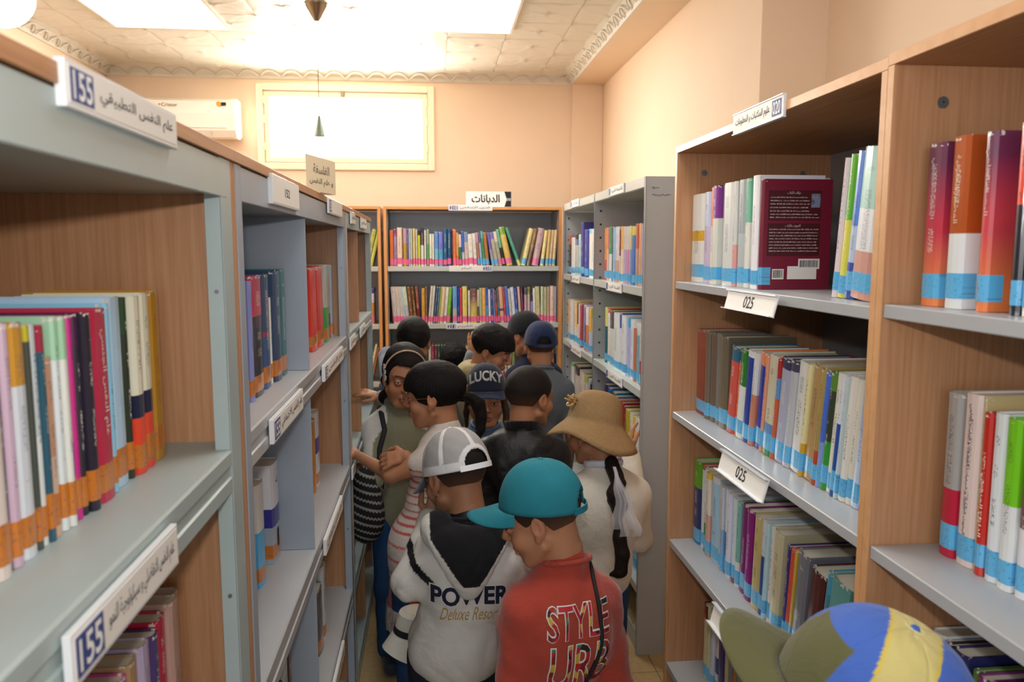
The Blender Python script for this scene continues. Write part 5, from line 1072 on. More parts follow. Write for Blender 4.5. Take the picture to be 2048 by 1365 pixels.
    for sh, el, ha, fw, nr, cu in J:
        F.cone(che + (0, 0, .05), sh, .058 * S + p_ * .5, .047 * S + p_ * .6, .04)
        if sleeves == 'long': F.cone(sh, el, .045 * S + p_ * .8, .039 * S + p_ * .8, .02); F.cone(el, el + (ha - el) * .97, .039 * S + p_ * .8, .029 * S + p_ * .4, .015)
        elif sleeves == 'short': F.cone(sh, sh + (el - sh) * .6, .046 * S, .045 * S, .02)
        elif sleeves == 'cap': F.cone(sh, sh + (el - sh) * .22, .045 * S, .043 * S, .02)
    if dress:
        F.cone(pel + (0, 0, .02), (pel[0], pel[1], dress + .02), .112 * S, .128 * S, .06, flat=None)
    F.fold(fold, 9, int(abs(H) * 1000) % 97 + len(label), 8)
    for sh, el, ha, fw, nr, cu in J:     # creases gather at the bent elbow
        pass
    F.cut((0, 0, hemz), (0, 0, -1))
    nkx = nb + B @ np.array([0, .012, .018]); F.ell(nkx + (0, 0, .055), (.056 * S, .056 * S, .040 * S), Rb, .004, 's')
    V, Q = F.polys(); V = relax(V, Q, 1, .3); q = (V - che) @ B
    C = np.tile(tc_, (len(V), 1)).astype(float)
    if paint: C = paint(V, q, C, dict(che=che, pel=pel, J=J, B=B, nb=nb, hemz=hemz, S=S))
    names_ = {'cloth': 'shirt', 'fleece': 'sweater', 'shell': 'jacket', 'denim': 'shirt'}
    top_o = part('dress' if dress else names_[tk], np_mesh('top', V - off, Q, [VM[tk]], C), root)
    if collar is None and not dress: collar = (top, .016)
    if collar:
        Fc = Field(nb - .11, nb + .11, .005); n_ = 20
        for lv in range(max(1, int(collar[1] / .014))):
            for i in range(n_):
                a, b = 2 * math.pi * i / n_, 2 * math.pi * (i + 1) / n_; f_ = lambda t: nb + B @ np.array([math.sin(t) * (.059 + .001 * lv) * S, math.cos(t) * .058 * S - .002, .004 - .014 * math.cos(t) + .009 * lv])
                Fc.cone(f_(a), f_(b), .0062, None, .004, flat=None)
        if collar[1] > .02: Fc.fold(.002, 14, 4, 5)
        V2, Q2 = Fc.polys(); part('collar', np_mesh('collar', V2 - off, Q2, [VM['cloth']], np.tile(c3(collar[0]), (len(V2), 1))), root)
    # ---- trousers and shoes
    if bottom:
        F = Field(np.array([ftx, fty, .03]) - (.2, .2, 0), np.array([ftx + .2, fty + .2, hip_z + .12]), .011); F.ell(pel, (.116 * S, .088 * S, .095), Rb, 0)
        for hp, kn, ft in legs: F.cone(hp, kn, .073 * S, .055 * S, .02); F.cone(kn, ft, .055 * S, .046 * S, .02)
        F.fold(.003, 11, 5, 5); V2, Q2 = F.polys(); part('jeans' if bottom in ('2c4468', '2f4f7c') else 'trousers', np_mesh('trousers', V2 - off, Q2, [VM['denim']], np.tile(c3(bottom), (len(V2), 1))), root)
    for k_, (hp, kn, ft) in enumerate(legs):
        F = Field(ft - (.2, .2, .08), ft + (.2, .2, .06), .008); a = np.array([ft[0], ft[1], .032]) + B @ np.array([0, -.035, 0]); b = a + B @ np.array([0, .13, 0]) * S
        F.cone(a, b, .034 * S, .031 * S, 0); F.cone(a + (0, 0, .01), ft + (0, 0, .012), .034 * S, .036, .015); F.cut((0, 0, .0015), (0, 0, -1)); V2, Q2 = F.polys(); part('shoe', np_mesh('shoe', V2 - off, Q2, [VM['cloth']], np.tile(c3(shoe), (len(V2), 1))), root)
    return dict(root=root, hc=hc, R=R, S=S, T=T, off=off, che=che, B=B, nb=nb, J=J, pel=pel, top=top_o, topV=V, topQ=Q, hair_obj=hair_obj, shell=shell, hline=hline, skc=skc, hcol=hcol, hemz=hemz)

def add_sdf(P, name, build, lo, hi, h, col, material='cloth', fold=0, ff=20, parent=None, colf=None, rel=1):
    F = Field(lo, hi, h, .3); build(F)
    if fold: F.fold(fold, ff, 9, 6)
    V, Q = F.polys(); V = relax(V, Q, rel, .35); C = np.tile(c3(col), (len(V), 1)).astype(float) if colf is None else colf(V)
    return part(name, np_mesh(name, V - P['off'], Q, [VM[material] if isinstance(material, str) else material], C), parent or P['root'])
def cap(P, color, backwards=False, tilt=0.0, visor=None, colf=None, yaw=0.0, size=1.0, opening=True, material=None, lift=0.0, droop=.10, vis_w=1.0, strap=None, name='cap', panels=6, mesh_back=None, vmatl=None, vlen=.072, dens=(72, 22)):
    """baseball cap: panelled crown with a rear opening and strap, curved visor, button"""
    R = P['R'] @ rotm(yaw + (math.pi if backwards else 0), tilt if not backwards else -tilt); c = P['hc'] + P['R'] @ np.array([0, -.012, .018 + lift]) * P['S']; S = P['S'] * size; off = P['off']
    rx, ry, rz = .0840 * S, .1050 * S, .110 * S; nu, nv = dens; mcol = c3(color); mt_ = material or VM['cloth']
    V = []; Cc = []
    for j in range(nv + 1):
        ph = (math.pi / 2) * (1 - j / nv) ; zz = math.sin(ph); rr = math.cos(ph) ** .8 if j < nv else 1.0
        for i in range(nu):
            a = 2 * math.pi * i / nu; sx_, sy_ = math.sin(a), math.cos(a); seam = min(abs(((a * panels / (2 * math.pi) + .0) % 1) - 0), abs(((a * panels / (2 * math.pi)) % 1) - 1))
            g = 1 - .012 * math.exp(-(seam / .018) ** 2) + .003 * math.sin(a * 9 + j * .5)
            V.append((sx_ * rx * rr * g, sy_ * ry * rr * g, zz * rz * g - .004 * (1 - zz)))
    V = np.array(V); nv1 = nv + 1; fs = []
    for j in range(nv):
        for i in range(nu):
            i2 = (i + 1) % nu; p = V[[j * nu + i, j * nu + i2, (j + 1) * nu + i, (j + 1) * nu + i2]].mean(0)
            if opening and p[1] < 0 and (p[0] / (.038 * S)) ** 2 + ((p[2] - .004) / (.042 * S)) ** 2 < 1: continue
            fs.append((j * nu + i, (j + 1) * nu + i, (j + 1) * nu + i2, j * nu + i2))
    n0 = len(V); V2 = V * np.array([.975, .98, .975]); VV = np.concatenate([V, V2]); ff = [f for f in fs] + [tuple(n0 + q for q in f[::-1]) for f in fs]
    from collections import Counter
    ec = Counter()
    for f in fs:
        for q in range(4): ec[frozenset((f[q], f[(q + 1) % 4]))] += 1
    for f in fs:
        for q in range(4):
            a, b = f[q], f[(q + 1) % 4]
            if a != b and ec[frozenset((a, b))] == 1: ff.append((b, a, n0 + a, n0 + b))
    Cc = np.tile(mcol, (len(VV), 1)).astype(float)
    if colf: Cc = colf(VV / S, Cc)
    W = c + (VV @ R.T)
    crown = part(name, np_mesh(name, W - off, np.array(ff), [mt_], Cc), P['root'])
    # brim
    n, m = 26, 8; vs = []; a0 = 1.08 * vis_w
    for sgn in (1, -1):
        for j in range(m + 1):
            t = j / m
            for i in range(n + 1):
                a = -a0 + 2 * a0 * i / n; ed = (1 - (abs(a) / a0) ** 2.2) ** .6 if abs(a) < a0 else 0; L = vlen * S * t * ed
                x_ = math.sin(a) * rx * 1.0; y_ = math.cos(a) * ry * 1.0; x2 = x_ * (1 + .05 * t); y2 = y_ + L; z2 = -.006 - L * droop - 5.0 * (x2 ** 2) * t * .9 + sgn * .0012
                vs.append((x2, y2, z2))
    vs = np.array(vs); k1 = (m + 1) * (n + 1); fs = []
    for j in range(m):
        for i in range(n): a = j * (n + 1) + i; fs += [(a, a + 1, a + n + 2, a + n + 1), (k1 + a, k1 + a + n + 1, k1 + a + n + 2, k1 + a + 1)]
    for i in range(n): a = m * (n + 1) + i; fs.append((a, a + 1, k1 + a + 1, k1 + a)); fs.append((i + 1, i, k1 + i, k1 + i + 1))
    W = c + (vs @ R.T); part('visor', np_mesh('visor', W - off, np.array(fs), [vmatl or mt_], np.tile(c3(visor or color), (len(vs), 1))), crown)
    mb = MB(); top = c + R @ np.array([0, 0, rz]); mb.cyl(top - off - R[:, 2] * .002, top - off + R[:, 2] * .003, .0065, .004, 12); mb.build('button', mat('cap_button', color, .8), crown)
    if opening:
        pts = []
        for i in range(13): a = math.pi + (-.62 + 1.24 * i / 12); pts.append(c + R @ np.array([math.sin(a) * rx * 1.005, math.cos(a) * ry * 1.005, -.001]) - off)
        ups = R[:, 2]; mb = MB(); vs = []
        for p in pts: vs += [p + ups * .008, p - ups * .006]
        o_ = [((p + off - c) * 1.03 + c - off) for p in vs]; N_ = len(vs); fs = []
        for i in range(12): fs += [(2 * i, 2 * i + 1, 2 * i + 3, 2 * i + 2), (N_ + 2 * i, N_ + 2 * i + 2, N_ + 2 * i + 3, N_ + 2 * i + 1), (2 * i, 2 * i + 2, N_ + 2 * i + 2, N_ + 2 * i), (2 * i + 1, N_ + 2 * i + 1, N_ + 2 * i + 3, 2 * i + 3)]
        mb.add(vs + o_, fs, 0, False); mb.build('strap', mat('cap_strap', strap or color, .5), crown)
    return crown, c, R, S
def project_text(P, s, org, ax, up, w_, h_, m, name='lettering', off=.002, parent=None, ar=False, subdiv=True, outline=None, **kw):
    """print on cloth: lettering thrown on to the garment along the surface normal of its field"""
    V, Q = P['topV'], P['topQ']; bvh = P.get('bvh')
    if bvh is None: bvh = P['bvh'] = BVHTree.FromPolygons([Vector(v) for v in V], [tuple(q) for q in Q.tolist()])
    v, f, sz = text_mesh(s, ar, **kw); k_ = np.array([w_ / sz[0], h_ / sz[1]]); v = [tuple(q * k_) for q in v]; st = [t for g in f for t in ([g] if len(g) == 3 else [(g[0], g[i], g[i + 1]) for i in range(1, len(g) - 1)])]; f = []; mid_ = {}
    while st:
        t = st.pop(); e = [math.dist(v[t[i]], v[t[(i + 1) % 3]]) for i in range(3)]; i = e.index(max(e))
        if e[i] < .012: f.append(t); continue
        a, b, c = t[i], t[(i + 1) % 3], t[(i + 2) % 3]; key = (min(a, b), max(a, b))
        if key not in mid_: mid_[key] = len(v); v.append(((v[a][0] + v[b][0]) / 2, (v[a][1] + v[b][1]) / 2))
        m2 = mid_[key]; st += [(a, m2, c), (m2, b, c)]
    ax = Vector(ax).normalized(); up = Vector(up).normalized(); n = ax.cross(up); org = Vector(org); vs = []
    for p in v:
        q = org + ax * float(p[0]) + up * float(p[1]); hit = bvh.ray_cast(q + n * .35, -n, .8)
        vs.append((hit[0] if hit[0] is not None else q) + n * off - Vector(P['off']))
    mb = MB(); mb.add(vs, f); return mb.build(name, m, parent or P['top'])
# ================================================================== the children
def stripes(V, q, C, I): return C
# --- boy in the white mesh cap and hooded jacket
def pt1(V, q, C, I):
    # white jacket; black bands on the sleeves and sides
    C[np.linalg.norm((V - I['nb']) * (1, 1, .6), axis=1) < .098] = c3('17171b')
    el = I['J'][0][1]; sh = I['J'][0][0]; d = np.linalg.norm(np.cross(V - sh, (el - sh) / np.linalg.norm(el - sh)), axis=1); t = ((V - sh) @ (el - sh)) / ((el - sh) @ (el - sh))
    m = (q[:, 0] < -.105) & (t > .22) & (t < .46) & (q[:, 1] < .08); C[m] = c3('15161a')
    return C
e_, h_ = atD(822, 1166, 2.06), atD(862, 1040, 2.13)
K1 = person('boy in white mesh cap and white jacket with black hood, hand at his mouth', atD(911, 868, 2.05), .02, .60, .30, 0, 1.0, hair='crop', hat=True, haircol='15100e', arms=((e_, h_, (.3, .1, .9), (0, -1, .2), .9), None), top='d9d6cf', collar=('17171b', .016), topkind='shell', bottom='2b2f3a', puff=.010, paint=pt1, skin=.78, shoulder=.92, fold=.009, toph=.0046, hem=-.02, lean=(.015, .02))
def cc1(q, C):
    C[:] = c3('aaa8a6'); a = np.arctan2(q[:, 0], q[:, 1]); f = np.abs((a * 3 / math.pi + .5) % 1 - .5) * math.pi / 3 * np.hypot(q[:, 0], q[:, 1]); C[f < .0055] = c3('e4e2e2'); C[(q[:, 1] < 0) & ((q[:, 0] / .050) ** 2 + ((q[:, 2] - .004) / .054) ** 2 < 1)] = c3('e4e2e2'); C[q[:, 2] < .020] = c3('dddbdb'); return C
cap(K1, 'dad8d6', visor='1b2036', material=vmat('white_cap_mesh_cloth', .85, 1.0, 900, spec=.1), colf=cc1, strap='f4f4f6', tilt=.0, vmatl=VM['cloth'], lift=.0, vlen=.085, droop=.4, dens=(180, 50))
# hood lying on the back: black lining in a pale rim
nb1 = K1['nb']; B1 = K1['B']
def hb(F):
    for k in range(15):
        a = -1.75 + 3.5 * k / 14; c_ = math.cos(a); F.ell(nb1 + B1 @ np.array([math.sin(a) * .080, -c_ * .045 - .02, -.012 - .03 * max(0, c_)]), (.040, .034, .038), B1, .02)
    for k in range(6): t = k / 5; F.ell(nb1 + B1 @ np.array([-.004, -.082 - .018 * math.sin(t * 3), -.03 - .124 * t]), (.100 * (1 - .72 * t), .026, .03), B1, .02)
def hc1(V):
    q = (V - nb1) @ B1; C = np.tile(c3('dad7cf'), (len(V), 1)); v_ = -q[:, 2]; w2 = .098 - .68 * np.maximum(0, v_ - .02)
    C[(np.abs(q[:, 0]) < w2) & (v_ < .135) ] = c3('17171b'); C[(np.abs(q[:, 0]) < .100) & (v_ < .022)] = c3('17171b'); return C
add_sdf(K1, 'hood', hb, nb1 - (.16, .17, .18), nb1 + (.16, .12, .08), .0030, 'dad7cf', 'cloth', fold=.003, ff=16, colf=hc1)
K1['topV'] = K1['topV']
lm = mat('navy_flock_letter', '151b36', .9); gm = mat('gold_thread', 'b8923c', .6); wm = mat('white_print', 'e8e2dc', .7)
oc = K1['che'] + B1 @ np.array([-.016, 0, -.032]); X_ = tuple(B1[:, 0]); 
project_text(K1, 'POWER', oc, X_, (0, 0, 1), .208, .058, wm, 'letter_outline', .0035, offset=.045)
project_text(K1, 'POWER', oc, X_, (0, 0, 1), .200, .052, lm, 'lettering', .0050, offset=.035)
project_text(K1, 'Deluxe Resort', oc + np.array([.000, 0, -.052]), X_, (0, 0, 1), .155, .036, gm, 'script_lettering', .0035, shear=.5, offset=-.006)
# --- boy in the teal cap and coral sweatshirt
K2 = person('boy in teal cap and coral sweatshirt printed STYLE, looking down', atD(1084, 943, 1.75), .28, 1.22, .34, .0, .95, hair='crop', hat=.045, haircol='33241a', top='b4493a', topkind='fleece', bottom='3a3f4a', skin=1.0, shoulder=.87, puff=.008, lean=(-.012, .0), fold=.008, gaze=(0, -1), hem=-.03)
teal_m = mat('teal_cotton', '1f7f8f', .9, bump=.4, bscale=700, noise=.1, nscale=20)
c2_, c2c, c2R, c2S = cap(K2, '1f8090', material=teal_m, tilt=-.30, droop=.28, lift=.014, vlen=.082)
for a_ in (-1.1, 0.0, 1.1, 2.2, -2.2):
    p_ = c2c + c2R @ np.array([math.sin(a_) * .060, math.cos(a_) * .073, .064]) - K2['off']; nrm = c2R @ np.array([math.sin(a_) * .7, math.cos(a_) * .6, .6]); pts = []
    t1 = np.cross(nrm, [0, 0, 1.]); t1 /= np.linalg.norm(t1); t2 = np.cross(nrm, t1); t2 /= np.linalg.norm(t2)
    MB().tube([p_ + (t1 * math.cos(b) + t2 * math.sin(b)) * .0032 for b in np.linspace(0, 6.28, 9)[:-1]], .0009, 5, closed=True).build('eyelet', teal_m, c2_)
rs = random.Random(8); spl = [mat('splash_white', 'd8d4cc', .5), mat('splash_rust', '8a3c34', .5), mat('splash_mint', '7cc8b4', .5)]
for k in range(12):
    x_, y_ = rs.uniform(-.05, .05), rs.uniform(.01, .06); L_ = y_; yy = math.sqrt(max(0, 1 - (x_ / .078) ** 2)) * .094 + L_; zz = -.0038 - L_ * .35 - 5 * x_ * x_ * (L_ / .082) * .9
    p0 = c2c + c2R @ (np.array([x_, yy, zz]) * .95) - K2['off']; d_ = c2R @ np.array([rs.uniform(-1, 1), rs.uniform(-.6, .6), 0]); d_ /= np.linalg.norm(d_); MB().tube([p0 - d_ * .006, p0, p0 + d_ * rs.uniform(.004, .012)], .0012, 5).build('paint_fleck', spl[k % 3], c2_)
B2_ = K2['B']; o2 = K2['che'] + B2_ @ np.array([.002, 0, .040]); ax2 = B2_ @ np.array([1, 0, 0]); up2 = np.array([.0, 0, 1.]) + ax2 * .03
pat = bpy.data.materials.new('folk_print'); pat.use_nodes = True; nt = pat.node_tree; tcx = N(nt, 'ShaderNodeTexCoord'); vo = N(nt, 'ShaderNodeTexVoronoi', i_Scale=55.0); nt.links.new(tcx.outputs['Object'], vo.inputs['Vector']); cr_ = nt.nodes.new('ShaderNodeValToRGB'); cr_.color_ramp.interpolation = 'CONSTANT'
for p_, c_ in ((0, '7d1620'), (.3, 'b8202c'), (.52, '2a1a1c'), (.62, 'c8a832'), (.74, '4a7a5a'), (.82, 'd86a30'), (.92, 'a41a2a')):
    e = cr_.color_ramp.elements.new(p_); e.color = hx(c_)
nt.links.new(vo.outputs['Color'], cr_.inputs[0]); nt.links.new(cr_.outputs[0], nt.nodes['Principled BSDF'].inputs['Base Color']); nt.nodes['Principled BSDF'].inputs['Roughness'].default_value = .7
for s_, dz, ww, hh in (('STYLE', 0, .150, .076), ('URB', -.104, .150, .112)):
    oo = o2 + np.array([0, 0, dz]) + ax2 * (.004 if dz else 0)
    project_text(K2, s_, oo, ax2, up2, ww, hh, wm, 'letter_outline', .0032, offset=.030)
    project_text(K2, s_, oo, ax2, up2, ww * .975, hh * .955, pat, 'lettering', .0048, offset=.002)
# shoulder bag on a black strap
bg_ = empty('shoulder_bag', 'small black shoulder bag on a strap across the coral sweatshirt', 'bag', tuple(K2['che'] + B2_ @ np.array([-.17, .0, -.44])))
bgo = np.array(bg_.location); bvh2 = K2['bvh']; pts = []
path = [K2['nb'] + B2_ @ np.array([.050, .03, .01]), K2['che'] + B2_ @ np.array([.052, -.10, .10]), K2['che'] + B2_ @ np.array([.056, -.12, .0]), K2['che'] + B2_ @ np.array([.038, -.12, -.12]), K2['che'] + B2_ @ np.array([.01, -.12, -.22]), K2['che'] + B2_ @ np.array([-.04, -.12, -.32])]
for i in range(len(path) - 1):
    for k in range(6):
        q = path[i] * (1 - k / 6) + path[i + 1] * (k / 6); h = bvh2.find_nearest(Vector(q)); pts.append(np.array(h[0] + h[1] * .004) - bgo if h[1] is not None else q - bgo)
pts += [B2_ @ np.array([.02, -.02, .1]), np.array([0, 0, .02])]
pts = relax_pts = [pts[0]] + [(pts[i - 1] + 2 * np.array(pts[i]) + pts[i + 1]) / 4 for i in range(1, len(pts) - 1)] + [pts[-1]]
MB().tube(pts, [(.0018, .0065)] * len(pts) if False else .0048, 8).build('strap', mat('black_webbing', '17181c', .7), bg_)
MB().box((-.05, -.02, -.10), (.05, .02, .03), 0, .008).build('pouch', mat('black_nylon', '1a1b1f', .6), bg_); MB().box((-.05, -.024, -.02), (.05, -.02, .028), 0, .003).build('flap', mat('black_flap', '222328', .6), bg_)
# --- girl in the beige sun hat
K3 = person('girl in beige crocheted sun hat and cream cardigan, seen from behind', atD(1192, 800, 2.55), .10, .62, .20, .05, .97, hat=.002, hair='none', haircol='20140f', arms=(None, (atD(1276, 1075, 2.66), atD(1262, 905, 2.86), (.1, .6, .9), (-1, 0, 0), .35)), top='e4decf', topkind='fleece', bottom='2f4f7c', puff=.010, skin=.9, shoulder=.98, collar=('d4d9e6', .03), face=False, hem=-.06, fold=.004)
def hair3(F): K3['shell'](F, lambda q: .008 + 0 * q[..., 2], lambda q: K3['hline'](q, .06, -.01, -.060))
K3['hair_obj'](hair3)
hatm = VM['knit']; Rh = K3['R'] @ rotm(0, -.12, .26); hcn = K3['hc'] + K3['R'] @ np.array([0, -.008, .040]) * K3['S']
prof_ = [(.002, .100), (.030, .099), (.055, .092), (.072, .076), (.082, .050), (.088, .020), (.091, .0), (.098, -.012), (.112, -.026), (.128, -.042), (.142, -.060), (.150, -.074)]
nu = 84; VV = []; n_p = len(prof_)
for sgn in (0, 1):
    for j, (r_, z_) in enumerate(prof_):
        for i in range(nu):
            a = 2 * math.pi * i / nu; f = max(0, j - 6) / 5; w_ = 1 + f * (.05 * math.sin(a * 2 + 1) + .03 * math.sin(a * 5)); rib = .0012 * math.sin(a * 84 / 1) * f; dz = f * (.014 * math.sin(a * 3 + .6) + .016 * math.cos(a)); dent = 1 - .05 * math.exp(-((j - 2) / 1.5) ** 2) * math.cos(a * 3 + 2)
            VV.append(((r_ * dent * w_ + rib - sgn * .003) * math.sin(a) * .97, (r_ * dent * w_ + rib - sgn * .003) * math.cos(a) * 1.05, z_ + dz - (sgn * .003 if j < 4 else 0)))
VV = np.array(VV); fs = []; o_ = n_p * nu
for j in range(n_p - 1):
    for i in range(nu): a, b, c, d = j * nu + i, j * nu + (i + 1) % nu, (j + 1) * nu + (i + 1) % nu, (j + 1) * nu + i; fs += [(a, d, c, b), (o_ + a, o_ + b, o_ + c, o_ + d)]
for i in range(nu): a, b = (n_p - 1) * nu + i, (n_p - 1) * nu + (i + 1) % nu; fs.append((a, o_ + a, o_ + b, b))
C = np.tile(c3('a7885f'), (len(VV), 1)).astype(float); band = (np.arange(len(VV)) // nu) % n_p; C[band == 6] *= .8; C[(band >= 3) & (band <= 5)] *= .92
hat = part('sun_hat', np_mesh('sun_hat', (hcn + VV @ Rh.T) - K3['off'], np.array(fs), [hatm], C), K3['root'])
mb = MB(); c_ = hcn + Rh @ np.array([0, 0, .0955]) - K3['off']; mb.cyl(c_, c_ + Rh[:, 2] * .003, .012, .008, 12); mb.build('crown_knot', mat('straw_knot', 'a8855a', .9), hat)
# ribbon flower on the hat
fc = hcn + Rh @ np.array([-.085, .035, .048]) - K3['off']; rs = random.Random(5); rm = mat('gold_ribbon', 'b9935a', .35, coat=.3)
mb = MB()
for k in range(15):
    d1 = np.array([rs.uniform(-1, 1), rs.uniform(-1, 1), rs.uniform(-.6, 1)]); d1 /= np.linalg.norm(d1); d2 = np.cross(d1, [rs.random(), rs.random(), 1]); d2 /= np.linalg.norm(d2); r_ = rs.uniform(.009, .016)
    mb.tube([fc + d1 * r_ * (1 - math.cos(t)) * .9 + d2 * r_ * .7 * math.sin(t) for t in np.linspace(0, 6.0, 11)], rs.uniform(.0018, .0032), 5)
mb.build('ribbon_flower', rm, hat)
def pony(P, name, pts, radii, wob=.004, h=.0038, seed=1, col=None, fuzz=.003):
    def bd(F):
        r = np.random.RandomState(seed)
        for i in range(len(pts) - 1):
            F.cone(pts[i], pts[i + 1], radii[i], radii[i + 1], .006)
        for s_ in range(5):
            o = r.randn(3) * .35
            for i in range(len(pts) - 1): F.cone(np.array(pts[i]) + o * radii[i] * 1.0, np.array(pts[i + 1]) + o * radii[i + 1] * 1.0, radii[i] * .5, radii[i + 1] * .5, .004)
    A = np.array(pts); return add_sdf(P, name, bd, A.min(0) - .05, A.max(0) + .05, h, '20140f', 'hair', fold=fuzz, ff=30, colf=(lambda V: np.tile(P['hcol'] if col is None else c3(col), (len(V), 1))))
d3 = 2.40
pony(K3, 'ponytail', [atD(1222, 925, 2.47), atD(1236, 965, 2.43), atD(1229, 990, 2.42), atD(1238, 1012, 2.41), atD(1236, 1038, 2.41), atD(1238, 1075, 2.41), atD(1244, 1110, 2.41), atD(1240, 1145, 2.41), atD(1222, 1150, 2.41)], [.020, .020, .024, .022, .008, .018, .020, .017, .004])
pt = [atD(1236, 1036, 2.41) - K3['off']]; MB().tube([pt[0] + np.array([math.cos(t), math.sin(t), 0]) * .0095 for t in np.linspace(0, 6.28, 12)[:-1]], .003, 6, closed=True).build('hair_tie', mat('brown_elastic', '6a4a34', .8), K3['root'])
tul = mat('white_tulle', 'e4e4ea', .7, alpha=.35); mb = MB(); rs = random.Random(2)
for k in range(4):
    a0 = atD(1228, 935, 2.40) - K3['off']; a1 = atD(1240 + 12 * k, 1000 + 12 * k, 2.37 + .004 * k) - K3['off']; a2 = atD(1232 + 14 * k, 1060 + 14 * (k % 2), 2.385) - K3['off']; w_ = .010; vs = []; fs = []
    for i in range(13):
        t = i / 12; p = a0 * (1 - t) ** 2 + 2 * a1 * t * (1 - t) + a2 * t * t; p = p + np.array([.004 * math.sin(t * 14 + k), .003 * math.cos(t * 11), 0])
        for s_ in (-1, 0, 1): vs.append(p + np.array([s_ * w_ * (.4 + t), .004 * abs(s_) * math.sin(t * 9 + k), 0]))
    for i in range(12):
        for s_ in (0, 1): fs.append((i * 3 + s_, i * 3 + s_ + 1, i * 3 + s_ + 4, i * 3 + s_ + 3))
    mb.add(vs, fs, 0, True)
mb.build('tulle_ribbon', tul, K3['root'])
# --- boy in the black jacket
K4 = person('boy with cropped hair in a black padded jacket, head turned to the steel shelves', atD(1056, 735, 2.9), -.15, -.88, .10, 0, 1.03, hair='crop', haircol='1a120e', top='101114', topkind='shell', bottom='2b2f3a', puff=.016, skin=.85, shoulder=1.0, collar=('111215', .045), fold=.011, hem=-.04)
# --- girl in the striped dress
def pt5(V, q, C, I):
    z = V[:, 2]; st = np.mod((z - .62) / .0245, 1) < .32; C[:] = c3('ddd3c8'); lowz = I['pel'][2] + .07
    m = st & (z < I['che'][2] + .02) & (z > lowz); C[m] = c3('d0605e'); m = (z <= lowz) & (z > lowz - .16); C[m] = c3('d9cfc8'); st2 = np.mod(z / .05, 1) < .15; C[(z <= lowz) & st2] = c3('cf7470')
    m = (z <= lowz - .16) & (z > I['hemz'] + .055); C[m] = c3('bc4048'); C[z <= I['hemz'] + .055] = c3('cfc4c0'); return C
dz5 = onY(785, 1240, 2.6)[2]
K5 = person('girl in glasses and red striped dress, dark hair in a ponytail, reaching to the shelf', atD(872, 727, 2.65), .95, 1.38, .08, 0, 1.0, hair='none', haircol='120c0c', arms=((atD(782, 950, 2.62), atD(716, 912, 2.80), (-.6, .7, .2), (0, 0, 1), .3), (atD(852, 985, 2.80), atD(812, 912, 2.60), (-1, .1, -.22), (0, -.75, .65), .75)), top='ddd3c8', sleeves='cap', dress=dz5, paint=pt5, bottom='2f4f7c', skin=.98, shoulder=.86, fold=.003, lean=(-.01, 0), feet=(-.045, 2.62), toph=.005)
def hair5(F):
    K5['shell'](F, lambda q: (.010 + .004 * smooth(.0, .05, q[..., 1])) * (.35 + .65 * smooth(-.05, .05, q[..., 2])), lambda q: K5['hline'](q, .028, -.045, -.075), back=.006, side=.002)
K5['hair_obj'](hair5, noise=.0012)
T5 = K5['T']
pony(K5, 'ponytail', [T5((0, -.095, .0)), T5((.0, -.130, -.012)), T5((.005, -.150, -.035)), T5((.005, -.155, -.075)), T5((0, -.150, -.125)), T5((0, -.140, -.16))], [.018, .015, .021, .019, .014, .004], fuzz=.003)
def clip5(F):
    for k in range(9): a = k / 8 * 2.6 - 1.3; F.cone(T5((math.sin(a) * .03, -.118, .004 + math.cos(a) * .026)), T5((math.sin(a + .33) * .03, -.118, .004 + math.cos(a + .33) * .026)), .0042, None, .002)
add_sdf(K5, 'hair_clip', clip5, T5((-.06, -.17, -.05)) - .05, T5((.06, -.06, .06)) + .05, .003, '7a4a30', 'shell')
mb = MB(); gl_m = mat('gold_wire', 'b89a5a', .3, metal=.9)
for sx in (-1, 1):
    mb.tube([T5((sx * .033 + .020 * math.cos(t), .103 - .004 * abs(math.cos(t)), -.002 + .016 * math.sin(t))) - K5['off'] for t in np.linspace(0, 6.28, 17)[:-1]], .0009, 5, closed=True); mb.tube([T5((sx * .053, .098, .002)) - K5['off'], T5((sx * .074, .04, .006)) - K5['off'], T5((sx * .079, .0, .006)) - K5['off']], .0009, 5)
    mb.tube([T5((sx * .072, .0, -.036)) - K5['off'], T5((sx * .073, .001, -.046)) - K5['off']], .0022, 6)
mb.tube([T5((-.013, .1035, .002)) - K5['off'], T5((.013, .1035, .002)) - K5['off']], .0009, 5); mb.build('glasses', gl_m, K5['root'])
# lace along the hem
zl = K5['hemz'] + .012; mb = MB(); vs = []; fs = []; n_ = 90; bvh5 = BVHTree.FromPolygons([Vector(v) for v in K5['topV']], [tuple(q) for q in K5['topQ'].tolist()]); pc = K5['pel']
ring = []
for i in range(n_):
    a = 2 * math.pi * i / n_; d = Vector((math.cos(a), math.sin(a), 0)); h = bvh5.ray_cast(Vector((pc[0], pc[1], zl)) + d * .5, -d, .5); ring.append(np.array(h[0]) if h[0] is not None else np.array([pc[0], pc[1], zl]) + np.array(d) * .17)
for j, (dz_, o_) in enumerate(((.05, .003), (.02, .006), (-.012, .008), (-.03, .009))):
    for i in range(n_):
        a = 2 * math.pi * i / n_; r = ring[i] + np.array([math.cos(a), math.sin(a), 0]) * (o_ + .002 * math.sin(a * 15)); vs.append(np.array([r[0], r[1], zl + dz_ - (.008 * abs(math.sin(a * 15)) if j == 3 else 0)]) - K5['off'])
for j in range(3):
    for i in range(n_): fs.append((j * n_ + i, (j + 1) * n_ + i, (j + 1) * n_ + (i + 1) % n_, j * n_ + (i + 1) % n_))
mb.add(vs, fs, 0, True); mb.build('lace_hem', mat('white_lace', 'd6ccc8', .85, bump=1.0, bscale=220, noise=.55, nscale=120), K5['top'])
